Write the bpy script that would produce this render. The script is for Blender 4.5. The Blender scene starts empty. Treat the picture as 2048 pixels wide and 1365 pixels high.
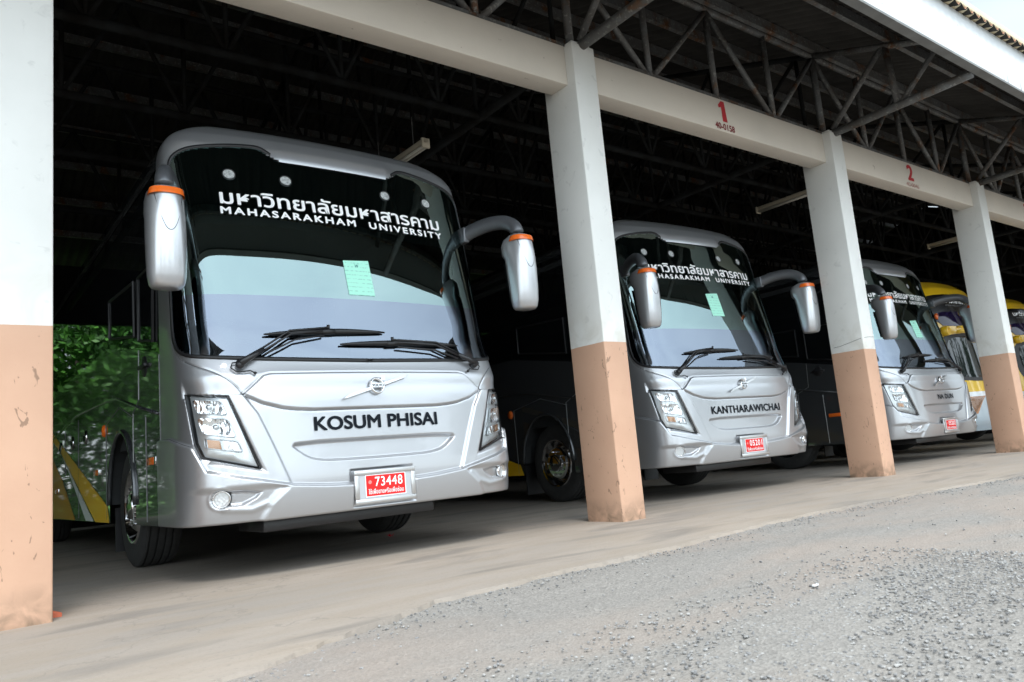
import bpy, bmesh, math, random
import numpy as np
from mathutils import Vector, Matrix
from mathutils.geometry import delaunay_2d_cdt
R = math.radians
rng = np.random.default_rng(5)
random.seed(5)
sc = bpy.context.scene
C = sc.collection

# ------------------------------------------------------------------ camera
YAW, PITCH, ROLL = 0.6618, 0.1499, -0.0898
cam = bpy.data.cameras.new('camera'); camo = bpy.data.objects.new('camera', cam); C.objects.link(camo)
f_ = Vector((math.sin(YAW)*math.cos(PITCH), math.cos(YAW)*math.cos(PITCH), math.sin(PITCH)))
r_ = Vector((math.cos(YAW), -math.sin(YAW), 0)); u_ = r_.cross(f_)
r2 = r_*math.cos(ROLL)+u_*math.sin(ROLL); u2 = -r_*math.sin(ROLL)+u_*math.cos(ROLL)
M = Matrix((( r2.x, u2.x, -f_.x, -0.5541), (r2.y, u2.y, -f_.y, -4.8473), (r2.z, u2.z, -f_.z, 0.6431), (0, 0, 0, 1)))
camo.matrix_world = M
cam.sensor_width = 36; cam.lens = 1526.87/2048*36; cam.clip_end = 1000; cam.clip_start = 0.05
cam.dof.use_dof = True; cam.dof.focus_distance = 6.0; cam.dof.aperture_fstop = 4.5
sc.camera = camo

# ------------------------------------------------------------------ light
SUN_EL, SUN_AZ = R(60), R(200)      # azimuth clockwise from +Y
sd = Vector((math.sin(SUN_AZ)*math.cos(SUN_EL), math.cos(SUN_AZ)*math.cos(SUN_EL), math.sin(SUN_EL)))
sun = bpy.data.lights.new('sun', 'SUN'); sun.energy = 1.9; sun.angle = R(16); sun.color = (1, .97, .93)
so = bpy.data.objects.new('sun', sun); C.objects.link(so); so.rotation_euler = sd.to_track_quat('Z', 'Y').to_euler()
w = bpy.data.worlds.new('World'); sc.world = w; w.use_nodes = True
nt = w.node_tree; nt.nodes.clear()
out = nt.nodes.new('ShaderNodeOutputWorld'); bg = nt.nodes.new('ShaderNodeBackground'); sky = nt.nodes.new('ShaderNodeTexSky')
sky.sky_type = 'NISHITA'; sky.sun_disc = False; sky.sun_elevation = SUN_EL; sky.sun_rotation = SUN_AZ
sky.air_density = 1.0; sky.dust_density = 0.6
hs = nt.nodes.new('ShaderNodeHueSaturation'); hs.inputs['Saturation'].default_value = .6
tc = nt.nodes.new('ShaderNodeTexCoord'); nz = nt.nodes.new('ShaderNodeTexNoise'); nz.inputs['Scale'].default_value = 2.2; nz.inputs['Detail'].default_value = 7
mp = nt.nodes.new('ShaderNodeMapping'); mp.inputs['Scale'].default_value = (1, 1, 2.6)
cr = nt.nodes.new('ShaderNodeValToRGB'); cr.color_ramp.elements[0].position = .30; cr.color_ramp.elements[1].position = .72; cr.color_ramp.elements[0].color = (.55,.55,.55,1)
mx = nt.nodes.new('ShaderNodeMix'); mx.data_type = 'RGBA'; mx.inputs['B'].default_value = (6.6, 7.5, 8.0, 1)
L = nt.links.new
L(sky.outputs[0], hs.inputs['Color']); L(tc.outputs['Generated'], mp.inputs[0]); L(mp.outputs[0], nz.inputs['Vector']); L(nz.outputs['Fac'], cr.inputs[0])
L(cr.outputs[0], mx.inputs['Factor']); L(hs.outputs[0], mx.inputs['A']); 
dt = nt.nodes.new('ShaderNodeVectorMath'); dt.operation = 'DOT_PRODUCT'; dt.inputs[1].default_value = (-.2, -.75, .63); L(tc.outputs['Generated'], dt.inputs[0])
mr = nt.nodes.new('ShaderNodeMapRange'); mr.interpolation_type = 'SMOOTHSTEP'; L(dt.outputs['Value'], mr.inputs[0])
for i_, v_ in ((1, -.1), (2, .95), (3, .64), (4, 1.85)): mr.inputs[i_].default_value = v_
sc_ = nt.nodes.new('ShaderNodeVectorMath'); sc_.operation = 'SCALE'; L(mx.outputs['Result'], sc_.inputs[0]); L(mr.outputs[0], sc_.inputs['Scale']); L(sc_.outputs[0], bg.inputs[0]); L(bg.outputs[0], out.inputs[0])
bg.inputs[1].default_value = 0.125
sc.view_settings.view_transform = 'Standard'; sc.view_settings.look = 'None'; sc.view_settings.gamma = 1; sc.view_settings.exposure = 0.92
sc.render.engine = 'CYCLES'
cy = sc.cycles; cy.use_denoising = True; cy.max_bounces = 7; cy.diffuse_bounces = 3; cy.glossy_bounces = 4; cy.transparent_max_bounces = 8; cy.transmission_bounces = 4
cy.caustics_reflective = False; cy.caustics_refractive = False; cy.sample_clamp_indirect = 6

# ------------------------------------------------------------------ helpers
def mesh(name, V, F, mat, parent=None, smooth=False, matidx=None):
    me = bpy.data.meshes.new(name); V = np.asarray(V, dtype=np.float64)
    me.from_pydata(V.tolist() if len(V) < 4000 else V, [], F)
    for m in (mat if isinstance(mat, (list, tuple)) else [mat]): me.materials.append(m)
    if matidx is not None: me.polygons.foreach_set('material_index', matidx)
    if smooth: me.polygons.foreach_set('use_smooth', [True]*len(me.polygons))
    me.update()
    o = bpy.data.objects.new(name, me); C.objects.link(o)
    if parent is not None: o.parent = parent
    return o
class MB:
    def __init__(s): s.v = []; s.f = []; s.m = []
    def add(s, V, F, mi=0):
        b = len(s.v); s.v += [tuple(float(c) for c in p) for p in V]; s.f += [tuple(int(i)+b for i in q) for q in F]; s.m += [mi]*len(F)
    def box(s, x0, x1, y0, y1, z0, z1, mi=0, ch=0):
        if ch:
            b = bmesh.new(); bmesh.ops.create_cube(b, size=1)
            for v in b.verts: v.co = Vector(((x0+x1)/2+v.co.x*(x1-x0), (y0+y1)/2+v.co.y*(y1-y0), (z0+z1)/2+v.co.z*(z1-z0)))
            bmesh.ops.bevel(b, geom=b.edges[:], offset=ch, segments=2, affect='EDGES', profile=.5)
            b.verts.index_update(); s.add([v.co for v in b.verts], [[v.index for v in q.verts] for q in b.faces], mi); b.free(); return
        V = [(x0,y0,z0),(x1,y0,z0),(x1,y1,z0),(x0,y1,z0),(x0,y0,z1),(x1,y0,z1),(x1,y1,z1),(x0,y1,z1)]
        s.add(V, [(0,3,2,1),(4,5,6,7),(0,1,5,4),(1,2,6,5),(2,3,7,6),(3,0,4,7)], mi)
    def tube(s, P, r, n=10, mi=0, cap=True):
        P = [Vector(p) for p in P]; k = len(P); rr = r if isinstance(r, (list, tuple, np.ndarray)) else [r]*k
        V = []; F = []; up = None
        for i in range(k):
            t = (P[min(i+1,k-1)]-P[max(i-1,0)]).normalized()
            if up is None: up = t.orthogonal().normalized()
            up = (up-t*up.dot(t)).normalized(); b = t.cross(up)
            for j in range(n):
                a = 2*math.pi*j/n; V.append(P[i]+(up*math.cos(a)+b*math.sin(a))*rr[i])
        for i in range(k-1):
            for j in range(n): F.append((i*n+j, i*n+(j+1)%n, (i+1)*n+(j+1)%n, (i+1)*n+j))
        if cap: F.append(tuple(range(n-1,-1,-1))); F.append(tuple(range((k-1)*n, k*n)))
        s.add(V, F, mi)
    def lathe(s, prof, c, axis='x', n=48, mi=0):
        V = []; F = []; k = len(prof)
        for i, (h, r) in enumerate(prof):
            for j in range(n):
                a = 2*math.pi*j/n; q = (h, r*math.cos(a), r*math.sin(a))
                if axis == 'y': q = (q[1], q[0], q[2])
                V.append((c[0]+q[0], c[1]+q[1], c[2]+q[2]))
        for i in range(k-1):
            for j in range(n): F.append((i*n+j, i*n+(j+1)%n, (i+1)*n+(j+1)%n, (i+1)*n+j))
        s.add(V, F, mi)
    def build(s, name, mat, parent=None, smooth=False): return mesh(name, s.v, s.f, mat, parent, smooth, s.m if isinstance(mat, (list, tuple)) else None)
def empty(name, loc, label, cat, group=None, rz=0):
    o = bpy.data.objects.new(name, None); C.objects.link(o); o.location = loc; o.rotation_euler = (0,0,rz); o.empty_display_size = .2
    return tag(o, label, cat, group)
def tag(o, label, cat, group=None, kind=None):
    if label: o['label'] = label
    if cat: o['category'] = cat
    if group: o['group'] = group
    if kind: o['kind'] = kind
    return o
def struct(o): o['kind'] = 'structure'; return o
def copy_tree(o, parent=None, skip=()):
    c = o.copy(); C.objects.link(c); c.parent = parent
    for ch in list(o.children):
        if ch.name.split('.')[0] not in skip: copy_tree(ch, c, skip)
    return c
def autosmooth(o, ang=35):
    me = o.data; b = bmesh.new(); b.from_mesh(me)
    for e in b.edges:
        e.smooth = not (len(e.link_faces) == 2 and e.calc_face_angle() > R(ang))
    for q in b.faces: q.smooth = True
    b.to_mesh(me); b.free(); return o

# ------------------------------------------------------------------ materials
class N:
    def __init__(s, name):
        s.m = bpy.data.materials.new(name); s.m.use_nodes = True; s.t = s.m.node_tree; s.p = s.t.nodes['Principled BSDF']; s.o = s.t.nodes['Material Output']
        s.pos = s.t.nodes.new('ShaderNodeNewGeometry')
    def n(s, ty, **k):
        q = s.t.nodes.new('ShaderNode'+ty)
        for a, b in k.items():
            if hasattr(q, a): setattr(q, a, b)
        return q
    def l(s, a, b): s.t.links.new(a, b)
    def vec(s, scale=(1,1,1), obj=False):
        m = s.n('Mapping'); m.inputs['Scale'].default_value = scale
        if obj: t = s.n('TexCoord'); s.l(t.outputs['Object'], m.inputs[0])
        else: s.l(s.pos.outputs['Position'], m.inputs[0])
        return m.outputs[0]
    def noise(s, scale, detail=5, sc3=(1,1,1), rough=.55, obj=False, dist=0):
        q = s.n('TexNoise'); q.inputs['Scale'].default_value = scale; q.inputs['Detail'].default_value = detail; q.inputs['Roughness'].default_value = rough
        q.inputs['Distortion'].default_value = dist; s.l(s.vec(sc3, obj), q.inputs['Vector']); return q.outputs['Fac']
    def ramp(s, fac, a, b, ca=(0,0,0,1), cb=(1,1,1,1)):
        q = s.n('ValToRGB'); e = q.color_ramp.elements; e[0].position = a; e[1].position = b; e[0].color = ca; e[1].color = cb; s.l(fac, q.inputs[0]); return q.outputs[0]
    def mix(s, fac, a, b):
        q = s.n('Mix', data_type='RGBA')
        for k, x in (('A', a), ('B', b)):
            if isinstance(x, tuple): q.inputs[k].default_value = (*x[:3], 1)
            else: s.l(x, q.inputs[k])
        if isinstance(fac, (int, float)): q.inputs['Factor'].default_value = fac
        else: s.l(fac, q.inputs['Factor'])
        return q.outputs['Result']
    def math(s, op, a, b=None):
        q = s.n('Math', operation=op)
        for i, x in enumerate((a, b)):
            if x is None: continue
            if isinstance(x, (int, float)): q.inputs[i].default_value = x
            else: s.l(x, q.inputs[i])
        return q.outputs[0]
    def xyz(s):
        q = s.n('SeparateXYZ'); s.l(s.pos.outputs['Position'], q.inputs[0]); return q.outputs
    def col(s, c):
        if isinstance(c, tuple): s.p.inputs['Base Color'].default_value = (*c[:3], 1)
        else: s.l(c, s.p.inputs['Base Color'])
        return s
    def set(s, **k):
        for a, b in k.items():
            i = s.p.inputs[a.replace('_', ' ')]
            if isinstance(b, (int, float, tuple)): i.default_value = b
            else: s.l(b, i)
        return s
    def bump(s, h, strength=.3, dist=.01):
        q = s.n('Bump'); q.inputs['Strength'].default_value = strength; q.inputs['Distance'].default_value = dist; s.l(h, q.inputs['Height']); s.l(q.outputs[0], s.p.inputs['Normal']); return s
def simple(name, c, rough=.5, metal=0, **k):
    q = N(name).col(c).set(Roughness=rough, Metallic=metal, **k); return q.m
def varied(name, c1, c2, scale=4, rough=.6, bumpd=.004, metal=0, **k):
    q = N(name); nz = q.noise(scale, 6); q.col(q.mix(q.ramp(nz, .35, .65), c1, c2)).set(Roughness=rough, Metallic=metal, **k)
    if bumpd: q.bump(q.noise(scale*8, 4), .4, bumpd)
    return q.m

def column_mat():
    q = N('column_paint'); z = q.xyz()[2]
    n1 = q.noise(1.6, 6); n2 = q.noise(22, 3, (1,1,.35)); n3 = q.noise(9, 5, dist=.6); n4 = q.noise(3.1, 4, dist=.8)
    white = q.mix(q.ramp(n1, .3, .75), (.80,.80,.77), (.72,.72,.69))
    white = q.mix(q.math('MULTIPLY', q.ramp(n3, .62, .70), .35), white, (.5,.5,.48))
    peach = q.mix(q.ramp(n1, .3, .7), (.62,.39,.272), (.545,.332,.228))
    peach = q.mix(q.math('MULTIPLY', q.ramp(q.noise(17, 3, (1,1,.5), dist=1.6), .665, .70), .6), peach, (.13,.08,.05))
    peach = q.mix(q.ramp(q.noise(2.3, 5, dist=.5), .69, .71), peach, (.52,.5,.48))
    edge = q.math('ADD', 1.59, q.math('MULTIPLY', q.math('SUBTRACT', q.noise(6, 2), .5), .008))
    base = q.mix(q.math('LESS_THAN', z, edge), white, peach)
    near = q.math('MULTIPLY', q.ramp(z, .02/5, .22, (1,1,1,1), (0,0,0,1)), q.ramp(n3, .35, .65))
    base = q.mix(q.math('MULTIPLY', near, .8), base, (.16,.12,.08))
    gr = q.n('MapRange'); gr.inputs[1].default_value = 1.59; gr.inputs[2].default_value = 2.1; gr.inputs[3].default_value = 1; gr.inputs[4].default_value = 0; q.l(z, gr.inputs[0])
    base = q.mix(q.math('MULTIPLY', q.math('MULTIPLY', gr.outputs[0], q.math('GREATER_THAN', z, 1.59)), q.math('MULTIPLY', q.ramp(n4, .45, .62), .5)), base, (.52,.49,.42))
    q.col(base).set(Roughness=.75).bump(q.noise(60, 4), .25, .003); return q.m
M_column = column_mat()
def beam_mat():
    q = N('beam_paint'); n1 = q.noise(1.1, 6); n2 = q.noise(12, 3, dist=1)
    c = q.mix(q.ramp(n1, .3, .7), (.72,.66,.58), (.63,.585,.52)); c = q.mix(q.math('MULTIPLY', q.ramp(n2, .72, .75), .6), c, (.2,.16,.12))
    q.col(c).set(Roughness=.75).bump(q.noise(40, 4), .2, .003); return q.m
M_beam = beam_mat()
def concrete_mat():
    q = N('concrete'); n1 = q.noise(.55, 6, (.45,1.4,1), dist=.4); n2 = q.noise(4, 6, (.4,1.5,1)); n3 = q.noise(45, 5); n4 = q.noise(1.3, 6, (.5,1.8,1), dist=.6)
    c = q.mix(q.ramp(n1, .32, .68), (.325,.278,.232), (.245,.22,.195)); c = q.mix(q.math('MULTIPLY', q.ramp(n2, .42, .62), .6), c, (.255,.215,.172))
    c = q.mix(q.math('MULTIPLY', q.ramp(n4, .54, .66), .55), c, (.135,.125,.115))
    c = q.mix(q.math('MULTIPLY', q.ramp(n3, .56, .68), .42), c, (.2,.18,.16))
    v = q.n('TexVoronoi', feature='DISTANCE_TO_EDGE'); v.inputs['Scale'].default_value = .33
    ad = q.n('VectorMath', operation='ADD'); nn = q.n('TexNoise'); nn.inputs['Scale'].default_value = 2.2; nn.inputs['Detail'].default_value = 6; q.l(q.vec(), nn.inputs['Vector'])
    q.l(q.vec(), ad.inputs[0]); q.l(nn.outputs['Color'], ad.inputs[1]); q.l(ad.outputs[0], v.inputs['Vector'])
    c = q.mix(q.math('MULTIPLY', q.math('LESS_THAN', v.outputs['Distance'], .0022), .45), c, (.18,.16,.14))
    q.col(c).set(Roughness=.8).bump(q.math('ADD', n3, q.math('MULTIPLY', n2, .6)), .6, .006); return q.m
M_concrete = concrete_mat()
def gravel_mat():
    q = N('gravel'); n1 = q.noise(.7, 6, (.6,1.3,1), dist=.5); n2 = q.noise(70, 4); v = q.n('TexVoronoi'); v.inputs['Scale'].default_value = 95; q.l(q.vec(), v.inputs['Vector'])
    sv = q.n('SeparateColor'); q.l(v.outputs['Color'], sv.inputs[0])
    c = q.mix(sv.outputs[0], (.178,.169,.157), (.262,.248,.229)); tan = q.mix(sv.outputs[1], (.238,.203,.175), (.275,.236,.206))
    c = q.mix(q.math('MULTIPLY', q.ramp(n1, .46, .60), .8), c, tan); c = q.mix(q.math('MULTIPLY', q.ramp(n2, .55, .75), .45), c, (.15,.15,.15))
    q.col(c).set(Roughness=.9).bump(q.math('ADD', v.outputs['Distance'], q.math('MULTIPLY', n2, .6)), .6, .007); return q.m
M_gravel = gravel_mat()
def steel_mat():
    q = N('rusty_pipe'); n1 = q.noise(5, 6, (1,1,.6), dist=.5); n2 = q.noise(26, 5)
    c = q.mix(q.ramp(n1, .4, .62), (.125,.13,.132), (.08,.07,.06)); c = q.mix(q.ramp(n1, .57, .68), c, (.13,.055,.02)); c = q.mix(q.math('MULTIPLY', q.ramp(n2, .56, .66), .6), c, (.3,.3,.28))
    q.col(c).set(Roughness=.6, Metallic=.15).bump(n2, .3, .004); return q.m
M_steel = steel_mat()
M_steel_shade = varied('shade_darkened_pipe', (.022,.024,.025), (.010,.009,.008), 4, .8, .003, Specular_IOR_Level=.05)  # inner pipes: the steel colour darkened to stand for interior shade
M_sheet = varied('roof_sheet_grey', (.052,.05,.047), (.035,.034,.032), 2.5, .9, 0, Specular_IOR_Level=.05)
M_tile = varied('roof_tile_orange', (.42,.20,.12), (.33,.17,.11), 6, .8, .004)
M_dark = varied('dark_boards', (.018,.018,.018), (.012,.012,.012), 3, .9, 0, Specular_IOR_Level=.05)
def fascia_mat():
    q = N('fascia_white'); x, y, z = q.xyz(); n = q.noise(1.0, 4, (9,1,.35), dist=.3); h = q.n('MapRange'); q.l(z, h.inputs[0]); h.inputs[1].default_value = 4.55; h.inputs[2].default_value = 4.95; h.inputs[3].default_value = 1; h.inputs[4].default_value = 0
    st = q.math('MULTIPLY', q.ramp(n, .56, .66), q.math('MULTIPLY', h.outputs[0], h.outputs[0])); c = q.mix(q.ramp(q.noise(2, 5), .3, .7), (.62,.64,.65), (.56,.58,.59))
    xr = q.n('MapRange'); q.l(x, xr.inputs[0]); xr.inputs[1].default_value = 7; xr.inputs[2].default_value = 10; st = q.math('MULTIPLY', st, xr.outputs[0])
    c = q.mix(q.math('MULTIPLY', st, .95), c, (.1,.1,.095)); c = q.mix(q.math('MULTIPLY', q.ramp(q.noise(16, 3), .73, .76), .7), c, (.15,.15,.15)); q.col(c).set(Roughness=.6); return q.m
M_fascia = fascia_mat()
M_gutter = varied('gutter_cream', (.70,.62,.44), (.62,.52,.34), 3, .5, 0)
M_strip = varied('grey_trim', (.20,.21,.21), (.15,.155,.155), 4, .7, .003)
M_red = varied('red_paint', (.55,.03,.04), (.45,.03,.04), 20, .6, 0)
M_maroon = simple('maroon_paint', (.22,.02,.025), .6)
M_fade = simple('faded_red_paint', (.50,.28,.24), .7)
def paint(name, c, rough=.32, metal=.75, coat=.8):
    q = N(name); q.col(c).set(Roughness=rough, Metallic=metal, Coat_Weight=coat, Coat_Roughness=.03, Coat_IOR=1.5); return q.m
M_silver = paint('silver_paint', (.48,.49,.51), .34, .72, .7)
M_arm = paint('grey_mirror_arm', (.12,.125,.135), .4, .5, .3)
M_side = paint('grey_side_paint', (.075,.08,.085), .25, .5, 1.0)
M_chrome = simple('chrome', (.78,.78,.78), .08, 1)
M_alloy = simple('brushed_alloy', (.62,.62,.62), .3, .9)
M_mirrorcase = paint('silver_mirror_case', (.54,.55,.57), .30, .65, .8)
M_rub = simple('black_rubber', (.012,.012,.013), .45)
M_plas = simple('black_plastic', (.018,.018,.02), .35)
M_tyre = varied('tyre_rubber', (.02,.02,.02), (.03,.03,.029), 20, .75, .002)
M_band = simple('black_ceramic_band', (.004,.004,.005), .6, Specular_IOR_Level=.1)
M_white = simple('white_vinyl', (.93,.94,.94), .5)
M_black = simple('black_vinyl', (.008,.011,.016), .8, Specular_IOR_Level=.15)
M_winside = simple('dark_side_glass', (.006,.007,.008), .015, Specular_IOR_Level=.8)
M_lining = simple('dark_cabin', (.015,.017,.018), .8)
M_seat = simple('seat_fabric', (.05,.06,.075), .9)
M_dash = simple('dash_plastic', (.06,.06,.065), .6)
M_amber = simple('amber_lens', (.85,.16,.02), .2, Coat_Weight=.6)
M_led = simple('led_lens', (.82,.85,.86), .1, Coat_Weight=1.)
M_paper = None
def paper_mat():
    q = N('mint_paper'); x, y, z = q.xyz(); wv = q.n('TexWave', wave_type='BANDS', bands_direction='Z'); wv.inputs['Scale'].default_value = 9; q.l(q.vec(), wv.inputs['Vector'])
    t = q.math('MULTIPLY', q.ramp(wv.outputs['Fac'], .78, .9), q.ramp(q.noise(60, 2), .42, .55)); q.col(q.mix(q.math('MULTIPLY', t, .4), (.42,.85,.68), (.12,.3,.26))).set(Roughness=.8)
    q.set(Emission_Strength=0); return q.m
M_paper = paper_mat()
def glass_mat(name, tint_hi, tint_lo, zsplit, ior=2.0, refl_hi=(1,1,1), refl_lo=(1,1,1)):
    q = N(name); t = q.t; tr = q.n('BsdfTransparent'); gl = q.n('BsdfGlossy'); gl.inputs['Roughness'].default_value = 0.0
    fr = q.n('Fresnel'); fr.inputs['IOR'].default_value = ior; mx = q.n('MixShader')
    z = q.xyz()[2]; lo = q.math('LESS_THAN', z, zsplit)
    q.l(q.mix(lo, tint_hi, tint_lo), tr.inputs[0]); q.l(q.mix(lo, refl_hi, refl_lo), gl.inputs[0]); q.l(fr.outputs[0], mx.inputs[0]); q.l(tr.outputs[0], mx.inputs[1]); q.l(gl.outputs[0], mx.inputs[2]); q.l(mx.outputs[0], q.o.inputs[0]); return q.m
M_glass = glass_mat('windscreen_glass', (.45,.72,.66), (.45,.47,.5), 1.97, 2.95, (.76,1.0,1.0), (.68,.78,.93))
M_lens = glass_mat('lamp_cover_glass', (.93,.95,.96), (.93,.95,.96), 0, 1.5)
def reflector_mat():
    q = N('lamp_reflector'); v = q.n('TexVoronoi'); v.inputs['Scale'].default_value = 38; q.l(q.vec((1,1,.55), True), v.inputs['Vector']); q.col((.86,.86,.87)).set(Metallic=1., Roughness=.15).bump(v.outputs['Distance'], .6, .009); return q.m
M_refl = reflector_mat()
M_bezel = simple('lamp_bezel', (.80,.81,.82), .3, .6)
M_platered = simple('red_plate', (.72,.025,.025), .6, Specular_IOR_Level=.15)
M_platebg = simple('plate_backing', (.55,.57,.6), .3, .7)
M_yellow = paint('yellow_paint', (.78,.48,.01), .35, 0, 1.0)
M_yellow2 = paint('amber_stripe_paint', (.70,.33,.01), .4, 0, .15)
M_stripe = paint('yellow_stripe_vinyl', (.85,.50,.01), .4, 0, .15)
M_stripew = paint('white_stripe_vinyl', (.75,.77,.78), .4, 0, .15)
M_whitebus = paint('white_bus_paint', (.75,.77,.78), .3, 0, 1.)
M_bluegrey = paint('pale_blue_grey_paint', (.36,.43,.48), .35, .2, .9)
M_leaf = varied('leaf_green', (.03,.13,.012), (.075,.25,.022), .8, .55, 0)
M_leaf2 = varied('leaf_dark_green', (.03,.075,.018), (.055,.12,.025), .8, .55, 0)
M_bark = varied('bark', (.09,.07,.05), (.14,.12,.09), 6, .9, .01)
M_grass = varied('grass_ground', (.07,.2,.03), (.13,.30,.05), .5, .9, 0)
M_curtain = simple('blue_curtain', (.01,.03,.08), .8)
M_light = simple('lamp_batten', (.62,.56,.44), .5)
M_tubeg = simple('lamp_tube', (.55,.53,.47), .3)

# ------------------------------------------------------------------ text
def text_mesh(txt, bold=0.0, spacing=1.0):
    cu = bpy.data.curves.new('t', 'FONT'); cu.body = txt; cu.offset = bold; cu.space_character = spacing; cu.size = 1; cu.resolution_u = 4
    o = bpy.data.objects.new('t', cu); C.objects.link(o); bpy.context.view_layer.update()
    me = bpy.data.meshes.new_from_object(o.evaluated_get(bpy.context.evaluated_depsgraph_get()))
    V = np.array([v.co[:] for v in me.vertices]) if len(me.vertices) else np.zeros((0,3)); F = [tuple(q.vertices) for q in me.polygons]
    bpy.data.objects.remove(o); bpy.data.curves.remove(cu); bpy.data.meshes.remove(me); return V, F
def fatten(V, F, b):
    if b <= 0: return V, F
    Vs = []; Fs = []
    for k, (dx, dy) in enumerate([(0,0)]+[(b*math.cos(a), b*math.sin(a)) for a in np.linspace(0, 2*math.pi, 8, endpoint=False)]):
        Vs.append(V+[dx, dy, 0]); Fs += [tuple(i+k*len(V) for i in q) for q in F]
    return np.concatenate(Vs), Fs
def text_fit(txt, width, height, bold=0.0, body=None, spacing=None):
    """glyph mesh in (u,v): centred in u, v=0 at the baseline, letters `height` tall (cap height of body), total width `width`"""
    hb, _ = fatten(*text_mesh(body or txt), bold); h = hb[:,1].max()-max(0, hb[:,1].min()); k = height/h
    if spacing is None:
        V, F = fatten(*text_mesh(txt), bold); V = V.copy(); x0, x1 = V[:,0].min(), V[:,0].max(); V[:,0] = (V[:,0]-(x0+x1)/2)*width/(x1-x0)
    else:
        V1, F = fatten(*text_mesh(txt, 0, spacing), bold); V = V1.copy(); x0, x1 = V[:,0].min(), V[:,0].max(); V[:,0] = (V[:,0]-(x0+x1)/2)*width/(x1-x0)
    V[:,1] *= k; return V, F

# ------------------------------------------------------------------ coach front surface
AH, SEAM = 1.325, 1.13
_z = np.array([.30,.37,.45,.52,.60,.72,.86,1.0,1.15,1.25,1.33,1.42,1.50,1.56,2.0,2.62,2.98,3.14,3.24,3.34,3.42,3.48,3.52,3.545,3.56])
_y = np.array([.33,.30,.28,.270,.263,.268,.277,.285,.293,.306,.335,.385,.415,.432,.525,.678,.770,.805,.822,.864,.950,1.05,1.2,1.4,1.6])
# smooth the profile a little
_zz = np.linspace(.30, 3.56, 653); _yy = np.interp(_zz, _z, _y)
_k = np.hanning(41); _k /= _k.sum(); _ys = np.convolve(np.pad(_yy, 20, mode='edge'), _k, mode='valid')
_wt = np.clip((_zz-2.7)/.3, 0, 1); _k2 = np.hanning(9); _k2 /= _k2.sum(); _y2 = np.convolve(np.pad(_yy, 4, mode='edge'), _k2, mode='valid'); _ys = _ys*(1-_wt)+_y2*_wt; _ys[-25:] = _yy[-25:]
def y0(z): return np.interp(z, _zz, _ys)
_th = np.linspace(0, 1, 4001); _a = AH*(1-(1-_th)**4); _o = 1-(np.maximum(1-np.clip(_a/AH, 0, 1)**5.0, 0))**.17
_s = np.r_[0, np.cumsum(np.hypot(np.diff(_a), .7*np.diff(_o)))]; SMAX = _s[-1]; _o2 = 1-(np.maximum(1-np.clip(_a/AH, 0, 1)**10.0, 0))**.2
def Dz(z): return np.maximum(SEAM-y0(z), .12)
def Aw(z): return np.sqrt(np.maximum(1-np.clip((z-2.9)/.661, 0, 1)**4.5, 0))
def S(s, z, d=0):
    s = np.asarray(s, float); z = np.asarray(z, float); ab = np.abs(s); sg = np.sign(s)
    a = np.interp(ab, _s, _a); e = .004; w = np.clip((z-1.42)/.35, 0, 1); w = w*w*(3-2*w)
    def off(q):
        aa = np.interp(q, _s, _a); o1 = np.interp(q, _s, _o); k = .064*AH*AH; o2 = np.interp(q, _s, _o2)
        return Dz(z)*o1*(1-w)+w*(.064*aa*aa*np.minimum(1, Dz(z)/.25)+np.maximum(Dz(z)-k*np.minimum(1, Dz(z)/.25), 0)*o2)
    o = off(ab); da = np.interp(ab+e, _s, _a)-np.interp(np.maximum(ab-e, 0), _s, _a); do = off(ab+e)-off(np.maximum(ab-e, 0))
    nx = do; ny = -da; nz = da*(y0(z+.01)-y0(z-.01))/.02; ln = np.sqrt(nx*nx+ny*ny+nz*nz)+1e-9
    return np.stack([sg*(a*Aw(z)+d*nx/ln), y0(z)+o+d*ny/ln, z+d*nz/ln], -1)
def sdf(P, poly):
    """signed distance to a closed polygon (negative inside)"""
    P = np.asarray(P); Q = np.asarray(poly); d = np.full(len(P), 1e9); ins = np.zeros(len(P), bool)
    for i in range(len(Q)):
        a, b = Q[i], Q[(i+1) % len(Q)]; e = b-a; t = np.clip(((P-a)@e)/(e@e+1e-12), 0, 1); d = np.minimum(d, np.hypot(*(P-a-t[:,None]*e).T))
        c = ((a[1] <= P[:,1]) != (b[1] <= P[:,1])) & (P[:,0] < (b[0]-a[0])*(P[:,1]-a[1])/(b[1]-a[1]+1e-12)+a[0]); ins ^= c
    return np.where(ins, -d, d)
def dline(P, line):
    P = np.asarray(P); Q = np.asarray(line); d = np.full(len(P), 1e9)
    for a, b in zip(Q[:-1], Q[1:]):
        e = b-a; t = np.clip(((P-a)@e)/(e@e+1e-12), 0, 1); d = np.minimum(d, np.hypot(*(P-a-t[:,None]*e).T))
    return d
def sst(x): x = np.clip(x, 0, 1); return x*x*(3-2*x)
def chaikin(P, n=2, closed=True):
    P = np.asarray(P, float)
    for _ in range(n):
        if closed: Q = np.roll(P, -1, 0); P = np.stack([P*.75+Q*.25, P*.25+Q*.75], 1).reshape(-1, 2)
        else: Q = P[1:]; A = P[:-1]; P = np.r_[P[:1], np.stack([A*.75+Q*.25, A*.25+Q*.75], 1).reshape(-1, 2), P[-1:]]
    return P
def mirror_close(half):   # half outline from bottom centre to top centre on +s side
    h = np.asarray(half); return np.r_[h, (h*[-1, 1])[::-1]]
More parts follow.
